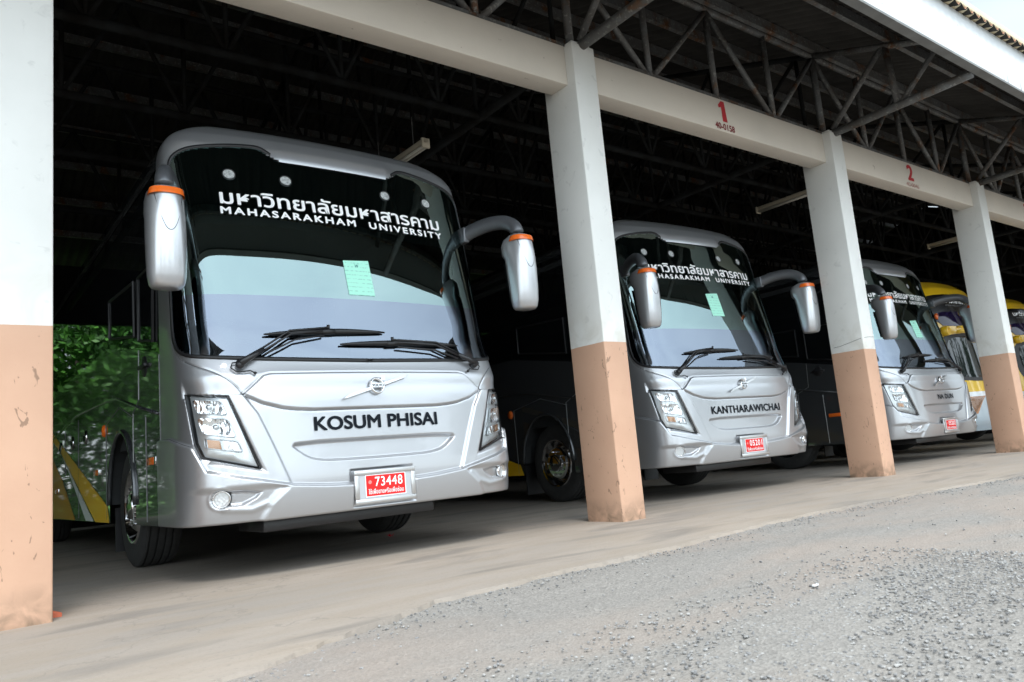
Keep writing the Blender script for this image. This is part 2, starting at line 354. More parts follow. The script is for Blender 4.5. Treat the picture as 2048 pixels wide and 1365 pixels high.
WS = mirror_close(np.r_[[(0.001,1.466)], chaikin([(0.0,1.466),(.6,1.472),(.92,1.480),(1.20,1.500),(1.34,1.53),(1.425,1.61),(1.432,1.75),(1.428,2.0),(1.405,2.4),(1.37,2.75),(1.34,2.95),(1.325,3.05),(1.275,3.11),(1.20,3.158),(1.10,3.192),(.93,3.224),(.74,3.246),(.645,3.247),(.565,3.205),(.48,3.152),(.40,3.148),(0,3.148)], 2, False), [(0.001,3.148)]])
HL = np.array([(1.378,1.253),(1.084,1.217),(.900,.721),(1.262,.815),(1.309,.912)])
PK = np.array([(1.40,1.262),(1.068,1.222),(.845,.675),(1.235,.765),(1.32,.905)])
V0 = (.985,1.225)
SMILE = mirror_close([(0.001,1.093),(.5,1.093),(.63,1.102),(.72,1.114),(.86,1.154),(.972,1.212),(.985,1.235),(.836,1.355),(.785,1.368),(.3,1.373),(.001,1.374)])
CREASE = [V0,(.93,1.14),(.893,1.087),(.81,.891),(.695,.598)]
BUMP = [(0,.553),(.25,.556),(.45,.567),(.695,.592),(1.05,.672),(1.224,.722),(1.262,.80),(1.31,.89),(1.45,.935),(1.6,.972),(1.9,.985)]
COWL = chaikin([V0,(1.006,1.267),(1.074,1.342),(1.16,1.401),(1.291,1.452),(1.402,1.518),(1.475,1.622),(1.476,1.96),(1.455,2.3),(1.43,2.6),(1.39,2.95)], 2, False)
SLOT = chaikin(mirror_close([(0.001,.722),(.36,.724),(.47,.733),(.56,.757),(.665,.835),(.675,.852),(.645,.884),(.001,.886)]), 1)
FIN = np.array([(1.155,.590),(1.0,.585),(.885,.567),(.93,.52),(1.02,.478),(1.13,.478)])
FOGC, FOGR = (1.148,.536), .056
def disp(s, z):
    us = np.abs(s).ravel(); zz = z.ravel(); P = np.c_[us, zz]; d = np.zeros(len(us))
    low = zz < 1.5; Q = P[low]; u = Q[:,0]; v = Q[:,1]; e = np.zeros(len(u))
    bz = np.interp(u, [b[0] for b in BUMP], [b[1] for b in BUMP])
    # bumper stands proud of everything above its line
    e += .030*sst((bz-v)/.022+.5)
    # centre panel sunk between the creases, under the bonnet flap
    cx = np.interp(v, [c[1] for c in CREASE[::-1]], [c[0] for c in CREASE[::-1]], left=.69, right=1.4)
    panel = sst((cx-u)/.026+.5)*sst((v-bz)/.022+.5)
    e -= .024*panel*(1-sst((v-1.25)/.12))
    sm = sdf(Q, SMILE); e += .020*sst(-sm/.022+.15)
    e -= .006*np.exp(-(dline(Q, SMILE[:11])/.0055)**2)
    e -= .006*np.exp(-(dline(Q, COWL)/.0055)**2)
    # headlamp pocket
    pk = sdf(Q, PK); hl = sdf(Q, HL); e -= .030*sst(-pk/.05); e -= np.where(hl < .004, .05, 0)
    e -= .028*sst(-sdf(Q, SLOT)/.024)*1.25
    # fog lamp scoop
    fn = sdf(Q, FIN); ramp_ = np.clip((u-.86)/.28, 0, 1); e -= .045*sst(-fn/.02)*(.35+.65*ramp_)
    fr = np.hypot(u-FOGC[0], v-FOGC[1]); e -= .05*(fr < FOGR); e += .004*np.exp(-((fr-FOGR-.012)/.012)**2)
    lip = [(1.13,.468),(.961,.452),(.849,.490),(.775,.560)]; e += .008*np.exp(-(dline(Q, lip)/.020)**2)
    e -= .018*sst((u-np.interp(v, [.37,.47,.56,.6], [.88,.82,.72,.68]))/.06)*sst((bz-v)/.03)*sst((.62-v)/.05)*(1-sst((u-1.2)/.2))
    # plate seat
    e -= .012*sst(-sdf(Q, np.array([(-.26,.39),(.26,.39),(.26,.66),(-.26,.66)]))/.012)
    d[low] = e
    hi = ~low; d[hi] -= .006*np.exp(-(dline(P[hi], COWL)/.006)**2); uh, zh = P[hi][:,0], P[hi][:,1]; d[hi] += .022*sst((zh-3.05)/.12)*(1-sst((zh-3.18)/.2))*(1-sst((uh-.48)/.14))
    return d.reshape(s.shape)
def patch(poly, d, name, mat, parent, step=.03, inset=0, mirror=False, dfun=None, smooth=True):
    """curved sheet on the front surface, bounded by a polygon in (s,z)"""
    Q = np.asarray(poly, float)
    if mirror: Q = (Q*[-1, 1])[::-1]
    lo, hi = Q.min(0), Q.max(0); gx, gz = np.meshgrid(np.arange(lo[0]+step/2, hi[0], step), np.arange(lo[1]+step/2, hi[1], step)); G = np.c_[gx.ravel(), gz.ravel()]
    G = G[sdf(G, Q) < -step*.35] if len(G) else G
    pts = [Vector(p) for p in np.r_[Q, G]]; n = len(Q); r = delaunay_2d_cdt(pts, [], [list(range(n))], 1, 1e-6)
    V2 = np.array([v[:] for v in r[0]]); F = [tuple(q) for q in r[2]]
    dd = d if dfun is None else dfun(V2)
    V = S(V2[:,0], V2[:,1], dd); v0, v1, v2 = (V2[F[0][i]] for i in range(3))
    if (v1[0]-v0[0])*(v2[1]-v0[1])-(v1[1]-v0[1])*(v2[0]-v0[0]) < 0: F = [q[::-1] for q in F]
    return mesh(name, V, F, mat, parent, smooth)
def ribbon(poly, d0, d1, w, name, mat, parent, mirror=False, off=0):
    """raised frame following a closed (s,z) outline"""
    Q = np.asarray(poly, float)
    if mirror: Q = (Q*[-1, 1])[::-1]
    t = np.roll(Q, -1, 0)-np.roll(Q, 1, 0); t /= np.linalg.norm(t, axis=1)[:,None]+1e-9; nn = np.c_[t[:,1], -t[:,0]]
    rings = []
    for k, dd in ((-.5, d0), (-.32, d1), (.32, d1), (.5, d0)): R_ = Q+nn*(k*w+off); rings.append(S(R_[:,0], R_[:,1], dd))
    V = np.concatenate(rings); n = len(Q); F = [(i*n+j, i*n+(j+1)%n, (i+1)*n+(j+1)%n, (i+1)*n+j) for i in range(3) for j in range(n)]
    F = [q[::-1] for q in F]
    return mesh(name, V, F, mat, parent, True)
def lay_text(VF, name, mat, parent, u0, v0, d):
    V, F = VF; d = d+np.arange(len(V))/len(V)*.0009
    lo = np.array([min(V[list(q),0]) for q in F]); hi = np.array([max(V[list(q),0]) for q in F]); o_ = np.argsort(lo); reach = np.maximum.accumulate(hi[o_]); g_ = lo[o_][1:]-reach[:-1]; kk = int(np.argmax(g_))
    if g_[kk] > .035:      # two words: one mesh each
        for ids in (o_[:kk+1], o_[kk+1:]):
            us = np.unique(np.concatenate([F[i] for i in ids])); mp_ = {int(v): n for n, v in enumerate(us)}; mesh(name, S(V[us,0]+u0, V[us,1]+v0, d[us]), [tuple(mp_[int(v)] for v in F[i]) for i in ids], mat, parent)
        return
    return mesh(name, S(V[:,0]+u0, V[:,1]+v0, d), F, mat, parent)

def make_front(root):
    s1 = np.unique(np.r_[np.arange(0, SMAX, .0065), SMAX]); sv = np.r_[-s1[::-1], s1[1:]]
    zv = np.unique(np.r_[np.arange(.385, 1.48, .0055), np.linspace(1.48, 3.3, 110), 3.3+.259*(1-(1-np.linspace(0, 1, 36))**1.8)])
    sg, zg = np.meshgrid(sv, zv); d = disp(sg, zg); V = S(sg, zg, d)
    nr, nc = sg.shape
    bot = V[0].copy(); b1 = bot+[0, .012, -.010]; b2 = bot+[0, .09, -.008]
    b2[:,0] *= .96; b1[:,0] *= .995
    V = np.concatenate([b2, b1, V.reshape(-1, 3)]); nr += 2
    sF = np.r_[np.tile(sv, 2), sg.ravel()]; zF = np.r_[np.full(2*nc, .38), zg.ravel()]
    i, j = np.meshgrid(np.arange(nr-1), np.arange(nc-1), indexing='ij'); q = np.stack([i*nc+j, i*nc+j+1, (i+1)*nc+j+1, (i+1)*nc+j], -1).reshape(-1, 4)
    cs = sF[q].mean(1); cz = zF[q].mean(1); hole = np.zeros(len(q), bool); up = cz > 1.4
    hole[up] = sdf(np.c_[cs[up], cz[up]], WS) < -.016
    bz = np.interp(np.abs(cs), [b[0] for b in BUMP], [b[1] for b in BUMP])
    kind = np.where(cz < bz, 0, np.where(cz > 3.08, 2, 1))
    for k, nm in ((0, 'bumper'), (1, 'front_panel'), (2, 'roof_cap')):
        sel = q[(kind == k) & ~hole]; used = np.unique(sel); mp_ = np.full(len(V), -1); mp_[used] = np.arange(len(used))
        mesh(nm, V[used], mp_[sel].tolist(), M_silver, root, True)

def pgon(P, x, name, mat, parent, thick=0, hole=None):
    """flat side panel: polygon of (y,z) at x"""
    pts = [Vector(p) for p in P]; n = len(P); r = delaunay_2d_cdt(pts, [], [list(range(n))], 1, 1e-6)
    V2 = np.array([v[:] for v in r[0]]); return mesh(name, np.c_[np.full(len(V2), x), V2], [tuple(q) for q in r[2]], mat, parent)

BUSLEN = 12.0
WHEEL_Y = 2.47
def wheel(root, side, y, name='wheel'):
    x = side*1.235; w_ = empty_part(name, root, (x, y, .51)); sg = side
    t = MB(); pr = []
    for h, r in [(-.30,.33),(-.29,.42),(-.27,.475),(-.235,.503),(-.215,.508)]: pr.append((h, r))
    for g in (-.19,-.135,-.075,-.015): pr += [(g-.008,.51),(g-.006,.495),(g+.006,.495),(g+.008,.51)]
    pr += [(.0,.508),(.012,.503),(.03,.475),(.036,.42),(.03,.36),(.02,.315)]
    t.lathe([(sg*h, r) for h, r in pr], (0,0,0), 'x', 72); o = t.build('tyre', M_tyre, w_, True); autosmooth(o, 30)
    m = MB(); m.lathe([(sg*h, r) for h, r in [(.02,.318),(.034,.308),(.030,.292),(-.045,.270),(-.075,.255),(-.05,.235),(.0,.215),(.018,.19),(.018,.118),(.05,.11),(.055,.09),(.055,.001)]], (0,0,0), 'x', 56); b = m
    for k in range(10):
        a = 2*math.pi*k/10; b.lathe([(-.0,.001),(sg*.022,.011),(0,.014)][::-1], (sg*.022, .155*math.cos(a), .155*math.sin(a)), 'x', 8)
    hh = b
    for k in range(10):
        a = 2*math.pi*(k+.5)/10; ca, sa = math.cos(a), math.sin(a); n = 14; V = []
        for j in range(n):
            p = 2*math.pi*j/n; rr = .236+.021*math.cos(p); tt = .021*math.sin(p); V.append((sg*(-.046+.0045+(.236-rr)*1.9*1.0), rr*ca-tt*sa, rr*sa+tt*ca))
        hh.add(V, [tuple(range(n)) if sg < 0 else tuple(range(n-1, -1, -1))], 1)
    o = hh.build('rim', [M_chrome, M_rub], w_, True); autosmooth(o, 30)
    return w_
def empty_part(name, parent, loc):
    o = bpy.data.objects.new(name, None); C.objects.link(o); o.parent = parent; o.location = loc; o.empty_display_size = .1; return o

def loft(rings, closed=True, cap=True):
    n = len(rings[0]); V = [p for r in rings for p in r]; F = [(i*n+j, i*n+(j+1)%n, (i+1)*n+(j+1)%n, (i+1)*n+j) for i in range(len(rings)-1) for j in range(n)]
    if cap: F += [tuple(range(n-1, -1, -1)), tuple(range((len(rings)-1)*n, len(rings)*n))]
    return V, F
def mirror_unit(root, sg):
    m = empty_part('side_mirror', root, (0,0,0))
    # housing: D-shaped sections lofted down the height
    def sec(z, xc, hw, yf, yr, n=28, sq=2.6):
        P = []
        for k in range(n):
            a = 2*math.pi*k/n; c, s_ = math.cos(a), math.sin(a); px = abs(c)**(2/sq)*math.copysign(1, c)*hw
            py = (yf+yr)/2+abs(s_)**(2/(sq if s_ > 0 else 2.2))*math.copysign(1, s_)*(yr-yf)/2
            P.append((sg*(xc+px), py, z))
        return P
    zs = [(2.585,.06,.215,.27),(2.575,.085,.18,.34),(2.55,.105,.15,.42),(2.50,.113,.135,.455),(2.42,.118,.125,.445),(2.37,.120,.124,.40),(2.25,.122,.122,.385),(2.10,.121,.128,.37),(1.98,.116,.14,.355),(1.925,.106,.155,.345),(1.905,.09,.175,.33),(1.898,.05,.21,.29)]
    rings = [sec(z, 1.47, hw, yf, yr) for z, hw, yf, yr in zs]; V, F = loft(rings)
    if sg > 0: F = [q[::-1] for q in F]
    o = mesh('mirror_case', V, F, M_mirrorcase, m, True); autosmooth(o, 50)
    am = [sec(z, 1.47, hw, yf-.004, yr-.12) for z, hw, yf, yr in [(2.556,.1035,.148,.42),(2.54,.107,.142,.435),(2.51,.1135,.135,.45)]]; V, F = loft(am, cap=False); mesh('indicator', V, F if sg < 0 else [q[::-1] for q in F], M_amber, m, True)
    # access cover line: thin dark U
    ln = MB(); U = []
    for k in range(25):
        t = k/24; xx = (t-.5)*.17; zz = 2.51-.25*(1-abs(2*t-1)**2.2); hw = np.interp(zz, [1.9,2.1,2.4,2.5], [.09,.121,.119,.113]); yf = np.interp(zz, [1.98,2.1,2.25,2.5], [.14,.128,.122,.135]); yr = np.interp(zz, [2.25,2.37,2.42,2.5], [.385,.40,.445,.455])
        c = abs(xx/hw); yy = (yf+yr)/2-(max(0, 1-c**2.6))**(1/2.2)*(yr-yf)/2; U.append((sg*(1.47+xx), yy-.001, zz))
    ln.tube(U, .0022, 5); ln.build('cover_seam', M_plas, m)
    mg = MB(); V = [(sg*(1.47+a), np.interp(z, [1.93,2.1,2.5], [.352,.374,.43])+.004, z) for z, a in ((1.95,-.075),(1.95,.075),(2.36,.08),(2.36,-.08))]; mg.add(V, [(0,1,2,3)] if sg < 0 else [(3,2,1,0)]); mg.build('mirror_glass', M_winside, m)
    # arm arching from the windscreen pillar
    ar = chaikin3([(1.245,.80,2.70),(1.30,.70,2.735),(1.36,.56,2.755),(1.42,.42,2.745),(1.457,.33,2.70),(1.47,.275,2.64),(1.47,.275,2.57)], 3)
    rings = []
    for k, p in enumerate(ar):
        t = k/(len(ar)-1); tn = Vector(ar[min(k+1, len(ar)-1)])-Vector(ar[max(k-1, 0)]); tn.normalize(); side_ = tn.cross(Vector((0,0,1))).normalized(); upv = side_.cross(tn)
        hw = .036+.028*t; hh = .072-.010*t; ring = []
        for q in range(14):
            a = 2*math.pi*q/14; v = Vector(p)+side_*hw*math.cos(a)+upv*hh*math.sin(a); ring.append((sg*v.x, v.y, v.z))
        rings.append(ring)
    V, F = loft(rings); mesh('mirror_arm', V, F if sg > 0 else [q[::-1] for q in F], M_arm, m, True)
    hg = MB(); hg.box(*(sorted((sg*1.22, sg*1.28))), .74, .85, 2.63, 2.775, 0, .012); hg.build('arm_hinge', M_arm, m, True)
    return m
def chaikin3(P, n):
    P = np.asarray(P, float)
    for _ in range(n): A, B = P[:-1], P[1:]; P = np.r_[P[:1], np.stack([A*.75+B*.25, A*.25+B*.75], 1).reshape(-1, 3), P[-1:]]
    return P.tolist()

def wiper(root, pivot, elbow, tip, b0, b1):
    w_ = empty_part('wiper', root, (0,0,0)); P = lambda s, z, d: tuple(S(s, z, d))
    m = MB(); piv = P(*pivot, .035); m.tube([P(*pivot, .0), P(*pivot, .055)], .030, 14)
    mid = ((pivot[0]*.55+elbow[0]*.45), pivot[1]*.55+elbow[1]*.45)
    m.tube([P(*pivot, .045), P(pivot[0]*.8+elbow[0]*.2, pivot[1]*.8+elbow[1]*.2, .05), P(*mid, .05)], [.026,.022,.018], 8)
    dz = .012; sgn = 1 if tip[0] > pivot[0] else -1
    m.tube([P(mid[0], mid[1]+dz, .05), P(elbow[0], elbow[1]+dz, .05), P(tip[0], tip[1]+dz*.8, .045)], .008, 6)
    m.tube([P(mid[0], mid[1]-dz, .05), P(elbow[0]+sgn*.01, elbow[1]-dz, .05), P(tip[0], tip[1]-dz*.8, .045)], .008, 6)
    m.tube([P(mid[0]+.01*sgn, mid[1]-.035, .042), P(elbow[0]+.03*sgn, elbow[1]-.055, .042), P(tip[0]-.04*sgn, tip[1]-.048, .036)], .007, 6)
    m.build('wiper_arm', M_plas, w_, True)
    bl = MB(); n = 13; L_ = []
    for k in range(n):
        t = k/(n-1); L_.append(P(b0[0]*(1-t)+b1[0]*t, b0[1]*(1-t)+b1[1]*t+.012*math.sin(math.pi*t), .026))
    bl.tube(L_, [.006+.017*math.sin(math.pi*k/(n-1))**.7 for k in range(n)], 6); c = P(*tip, .040); bl.tube([P(tip[0]-.05, tip[1]-.02, .03), P(tip[0]+.05, tip[1]-.015, .03)], .022, 6); bl.tube([c, P(tip[0], tip[1]+.03, .045)], .012, 6)
    bl.build('wiper_blade', M_rub, w_, True)
    h = MB(); h.tube([P(pivot[0]+dx, pivot[1]+dz_, .02) for dx, dz_ in [(a*sgn, b) for a, b in ((.02,.03),(-.045,.02),(-.06,-.015),(-.03,-.045),(.02,-.045),(.06,-.04),(.085,-.055))]], .005, 6); h.tube([P(pivot[0]+.085*sgn, pivot[1]-.055, .02), P(pivot[0]+.095*sgn, pivot[1]-.065, .02)], .01, 6); h.build('washer_hose', M_rub, w_, True)

def rc(P, k=.12):
    P = np.asarray(P, float); A = np.roll(P, 1, 0); B = np.roll(P, -1, 0); return np.stack([P+(A-P)*k, P+(A-P)*k*.3+(B-P)*k*.3, P+(B-P)*k], 1).reshape(-1, 2)
def headlight(root, mir):
    h = empty_part('headlight', root, (0,0,0)); sg = -1 if mir else 1
    ribbon(HL, -.045, .0, .014, 'lamp_surround', M_plas, h, mir)
    # silver bezel sheet that carries the reflector bowls
    c1 = np.array([(1.322,1.208),(1.132,1.19),(1.095,1.090),(1.292,1.112)]); c2 = np.array([(1.288,1.082),(1.092,1.062),(1.045,.935),(1.257,.972)]); c3 = np.array([(1.252,.945),(1.035,.908),(1.005,.835),(1.245,.878)])
    ins = HL+(HL.mean(0)-HL)*.045
    patch(ins, -.034, 'bezel', M_bezel, h, .04, mirror=mir)
    for c in (c1, c2, c3):
        def bowl(V2, c=c):
            P = V2*[sg, 1]; k = np.clip(-sdf(P, c)/.06, 0, 1); return -.026-.0*k
        ribbon(rc(c), -.036, -.014, .010, 'cell_frame', M_bezel, h, mir)
    for c in (c1, c2):
        ce = c.mean(0); patch(rc(c), 0, 'reflector', M_refl, h, .012, mirror=mir, dfun=lambda V2, c=c, ce=ce: -.030+.022*np.clip(np.hypot(*(V2*[sg,1]-ce).T)/.11, 0, 1)**2-.012*np.exp(-(np.hypot(*(V2*[sg,1]-ce).T)/.03)**2))
        b = MB(); p0 = S(sg*ce[0], ce[1], -.03); p1 = S(sg*ce[0], ce[1], -.012); b.tube([tuple(p0), tuple(p1)], .016, 12); b.build('bulb', M_chrome, h, True)
    half = np.array([(1.235,.935),(1.15,.92),(1.138,.862),(1.228,.878)]); patch(half, -.026, 'indicator', M_amber_dim, h, .03, mirror=mir)
    rest = np.array([(1.13,.922),(1.035,.908),(1.005,.835),(1.115,.855)]); patch(rest, -.026, 'reflector', M_refl, h, .012, mirror=mir)
    patch(HL+(HL.mean(0)-HL)*.03, -.004, 'lamp_cover', M_lens, h, .04, mirror=mir)
M_amber_dim = simple('amber_indicator', (.55,.30,.17), .2, .4)
def fog(root, mir):
    sg = -1 if mir else 1; f = empty_part('fog_lamp', root, (0,0,0)); n = 24
    ring = np.array([(FOGC[0]+.052*math.cos(a), FOGC[1]+.052*math.sin(a)) for a in np.linspace(0, 2*math.pi, n, endpoint=False)])
    ribbon(ring, -.02, .004, .010, 'lamp_ring', M_chrome, f, mir); patch((ring-FOGC)*.95+FOGC, -.014, 'lamp_lens', M_bezel, f, .02, mirror=mir)
    for k in range(13):
        r = .034 if k < 9 else .014; a = 2*math.pi*k/9 if k < 9 else 2*math.pi*k/4; c = np.array([FOGC[0]+r*math.cos(a), FOGC[1]+r*math.sin(a)])
        dot = np.array([(c[0]+.009*math.cos(b), c[1]+.009*math.sin(b)) for b in np.linspace(0, 2*math.pi, 8, endpoint=False)]); patch(dot, -.008, 'led', M_led, f, .05, mirror=mir)

def gap(root, line, mir=False, r=.0026):
    P = np.asarray(line, float); n = max(8, int(np.hypot(*np.diff(P, axis=0).T).sum()/.025)); t = np.r_[0, np.cumsum(np.hypot(*np.diff(P, axis=0).T))]; u = np.linspace(0, t[-1], n)
    s_ = np.interp(u, t, P[:,0])*(-1 if mir else 1); z_ = np.interp(u, t, P[:,1]); m = MB(); m.tube(S(s_, z_, disp(s_, z_)+.0004).tolist(), r, 6); m.build('panel_gap', M_gap, root, True)
def make_coach(root):
    make_front(root)
    lo = np.array([p_ for p_ in SMILE if p_[1] < 1.236]); lo = lo[np.argsort(lo[:,0])]; gap(root, lo)
    for mir in (False, True): gap(root, [p_ for p_ in COWL if p_[1] < 2.2], mir); gap(root, [(1.262,.80),(1.31,.89),(1.45,.935),(1.6,.972),(1.8,.985)], mir, .002)
    # windscreen and its rubber
    g = patch(WS, .004, 'windscreen', M_glass, root, .05); ribbon(WS, -.012, .012, .036, 'windscreen_seal', M_rub, root)
    k = 25
    edge = [(x, 2.555-.02*(x/1.37)**2) for x in np.linspace(-1.372, 1.372, k)]
    right = WS[(WS[:,0] > 0) & (WS[:,1] > 2.58)]; left = WS[(WS[:,0] < 0) & (WS[:,1] > 2.58)]
    band = np.r_[edge, right, left]*[.995, 1]; patch(band, -.010, 'sunshade_band', M_band, root, .05)
    for sg in (-1, 1):
        fr = np.array([(1.36,1.54),(1.415,1.62),(1.42,1.8),(1.41,2.1),(1.38,2.56),(1.33,2.56),(1.36,2.1),(1.365,1.8),(1.35,1.64)]); patch(fr, -.010, 'ceramic_border', M_band, root, .05, mirror=sg < 0)
    lay_text(text_fit('มหาวิทยาลัยมหาสารคาม', 1.93, .100, .019, 'มหายาส'), 'thai_lettering', M_white, root, 0, 2.708, .012)
    lay_text(text_fit('MAHASARAKHAM  UNIVERSITY', 1.94, .058, .036, 'H', 1.34), 'english_lettering', M_white, root, 0, 2.622, .012)
    for s_ in (-.875,-.442,.442,.875):
        n = 20; ring = np.array([(s_+.047*math.cos(a), 2.972+.044*math.sin(a)) for a in np.linspace(0, 2*math.pi, n, endpoint=False)]); l = empty_part('marker_lamp', root, (0,0,0))
        patch(ring, 0, 'lamp_dish', M_refl2, l, .012, dfun=lambda V2, s_=s_: .0058-.0*V2[:,0]); ribbon(ring, .0, .0105, .010, 'lamp_rim', M_plas, l)
    sh = patch(np.array([(-.07,2.005),(.155,2.005),(.15,2.315),(-.075,2.30)]), .0075, 'permit_sheet', M_paper, root, .08)
    em = MB()
    for k in range(9):
        pass
    crest = np.array([(.018,2.282),(.028,2.262),(.036,2.276),(.044,2.262),(.054,2.282),(.047,2.248),(.036,2.256),(.025,2.248)]); patch(crest, .0085, 'permit_crest', simple('crest_ink', (.10,.30,.26), .7), sh, .1)
    # emblem: ring, bar, arrow, lettering
    e = empty_part('emblem', root, (0,0,0)); n = 36; ring = np.array([(.052*math.cos(a), 1.253+.052*math.sin(a)) for a in np.linspace(0, 2*math.pi, n, endpoint=False)])
    ribbon(ring, .018, .036, .016, 'emblem_ring', M_chrome, e)
    for sg in (-1, 1):
        def pt(r): return (sg*r*math.cos(.273), 1.246+sg*r*math.sin(.273))
        bar = []; t0 = np.array([math.cos(.273), math.sin(.273)])*sg; n0 = np.array([-t0[1], t0[0]]); b0 = np.array([0, 1.248]); bar = np.array([b0+t0*.062-n0*.010, b0+t0*.25-n0*.010, b0+t0*.30+n0*.006, b0+t0*.27+n0*.010, b0+t0*.062+n0*.010]); bb = MB()
        V = np.r_[S(bar[:,0], bar[:,1], .036), S(bar[:,0], bar[:,1], .015)]; m_ = len(bar); bb.add(V, [tuple(range(m_)), tuple(range(2*m_-1, m_-1, -1))]+[(i, i+m_, (i+1)%m_+m_, (i+1)%m_) for i in range(m_)]); bb.build('emblem_bar', M_alloy, e)
    ah = np.array([(.038,1.300),(.060,1.322),(.040,1.322),(.064,1.326),(.066,1.300)]); ah = np.array([(.032,1.288),(.052,1.308),(.040,1.318),(.072,1.322),(.070,1.288),(.060,1.298),(.040,1.280)]); patch(ah, .034, 'emblem_arrow', M_chrome, e, .05)
    plate_bar = np.array([(-.055,1.238),(.055,1.238),(.055,1.268),(-.055,1.268)]); patch(plate_bar, .037, 'emblem_strip', M_bezel, e, .05)
    lay_text(text_fit('VOLVO', .098, .020, .03), 'emblem_lettering', M_black, e, 0, 1.243, .0385)
    for mir in (False, True): headlight(root, mir); fog(root, mir)
    wiper(root, (-.978,1.418), (-.60,1.665), (-.30,1.70), (-.78,1.655), (.17,1.69))
    wiper(root, (.968,1.428), (.62,1.60), (.22,1.615), (-.22,1.585), (.85,1.60))
    for sg in (-1, 1): mirror_unit(root, sg)
    # plate
    p = empty_part('licence_plate', root, (0,0,0)); fr = MB(); yb = .262
    for x0, x1, z0, z1 in ((-.247,.247,.607,.642),(-.247,.247,.402,.437),(-.247,-.212,.437,.607),(.212,.247,.437,.607)): fr.box(x0, x1, yb-.022, yb-.004, z0, z1, 0, .005)
    fr.build('plate_frame', M_alloy, p, True); b = MB(); b.box(-.215, .215, yb-.012, yb-.003, .43, .612); b.build('plate_backing', M_platebg, p)
    b = MB(); b.box(-.165, .165, yb-.016, yb-.0125, .447, .607, 0, .003); b.build('plate_border', M_white, p); b = MB(); b.box(-.158, .158, yb-.018, yb-.0155, .454, .600, 0, .002); b.build('plate_sheet', M_platered, p)
    V, F = text_fit('ใช้เพื่อขายหรือเพื่อซ่อม', .285, .025, .006, 'ซอขาย'); mesh('plate_words', np.c_[V[:,0], yb-.0195-np.arange(len(V))/len(V)*.0009, V[:,1]+.468], F, M_white, p)
    n = 12; V = [(-.128+.014*math.cos(a), yb-.0195, .553+.014*math.sin(a)) for a in np.linspace(0, 2*math.pi, n, endpoint=False)]; mesh('plate_seal', V, [tuple(range(n))], simple('faded_seal', (.75,.22,.2), .5), p)
    # side walls, arches, windows
    rear = BUSLEN+.25
    for sg in (-1, 1):
        x = sg*AH; arch = [(WHEEL_Y+.08+.55*math.cos(a), .53+.63*math.sin(a)) for a in np.linspace(math.pi, 0, 25)]; arch2 = [(8.6+.58*math.cos(a), .53+.63*math.sin(a)) for a in np.linspace(math.pi, 0, 21)]
        low = [(SEAM+.012,.372)]+[(arch[0][0],.372)]+arch+[(arch[-1][0],.372)]+[(arch2[0][0],.372)]+arch2+[(arch2[-1][0],.372),(rear,.372),(rear,2.02),(3.2,2.0),(2.0,1.80),(1.72,1.745),(SEAM+.012,1.63)]
        o = pgon(low, x, 'side_panel', M_side, root)
        hi = [(SEAM+.012,1.63),(1.72,1.745),(2.0,1.80),(3.2,2.0),(rear,2.02),(rear,3.2),(1.5,3.2),(SEAM+.012,3.1)]
        pgon(hi, x-sg*.006, 'side_glazing', M_winside, root)
        am = MB(); ap = [(x+sg*.004, a_, b_) for a_, b_ in arch]; am.tube(ap, .022, 8); am.build('arch_trim', M_side, root, True)
        li = MB(); V = []; n = len(arch)
        for a_, b_ in arch: V += [(x, a_, b_), (x-sg*.42, a_, b_)]
        li.add(V, [(2*i, 2*i+1, 2*i+3, 2*i+2) for i in range(n-1)]); li.add([(x-sg*.42, a_, b_) for a_, b_ in arch]+[(x-sg*.42, arch[-1][0], .3),(x-sg*.42, arch[0][0], .3)], [tuple(range(n+2))]); li.build('arch_liner', M_lining, root)
        # stripes and fittings
        q = x+sg*.003
        pgon([(7.6,1.63),(3.2,.52),(3.13,.372),(3.85,.372),(6.3,1.20),(7.6,1.52)][::1], q, 'livery_stripe', M_stripe, root); pgon([(6.2,1.155),(3.95,.378),(4.42,.378),(5.4,.83)], q, 'livery_stripe', M_stripew, root); pgon([(7.6,1.33),(6.19,.86),(5.15,.378),(7.6,.378)], q, 'livery_stripe', M_yellow2, root)
        tr = MB(); tr.tube([(x+sg*.004, a_, b_) for a_, b_ in ((7.0,1.41),(5.0,1.54),(3.2,1.50),(2.72,1.47),(2.0,1.33),(1.2,1.19))], .012, 6); tr.build('side_crease', M_side, root, True)
        for P in ([(1.82,1.76),(1.84,1.36),(2.06,1.27),(2.08,.38)], [(SEAM+.006,.38),(SEAM+.006,1.62)], [(1.60,.40),(1.60,1.20)], [(3.25,.40),(3.25,1.28),(2.6,1.38),(2.05,1.24)], [(4.9,.4),(4.9,1.48)], [(5.9,.9),(5.9,1.42)]): sm = MB(); sm.tube([(x+sg*.001, a_, b_) for a_, b_ in P], .004, 5); sm.build('panel_seam', M_seam, root)
        for ya, za in ((1.43,.85),(3.76,.85),(6.6,.72)):
            b = MB(); b.box(*sorted((x-sg*.002, x+sg*.014)), ya-.11, ya+.11, za-.028, za+.028, 0, .004); rr = b.build('side_reflector', M_amber, root, True)
            b = MB(); b.box(*sorted((x-sg*.002, x+sg*.013)), ya-.17, ya-.112, za-.03, za+.03, 0, .004); b.build('reflector_end', M_chrome, rr, True)
        for ya in (4.43,5.34,6.3):
            b = MB(); b.lathe([(sg*h, r) for h, r in ((.0,.075),(.012,.072),(.014,.05),(.004,.045),(.004,.001))], (x, ya, 1.25), 'x', 24); b.build('round_lock', M_chrome, root, True)
        b = MB(); b.lathe([(sg*h, r) for h, r in ((0,.06),(.02,.05),(.024,.001))], (x, 3.34, 1.23), 'x', 20); b.build('side_lamp', M_amber, root, True)
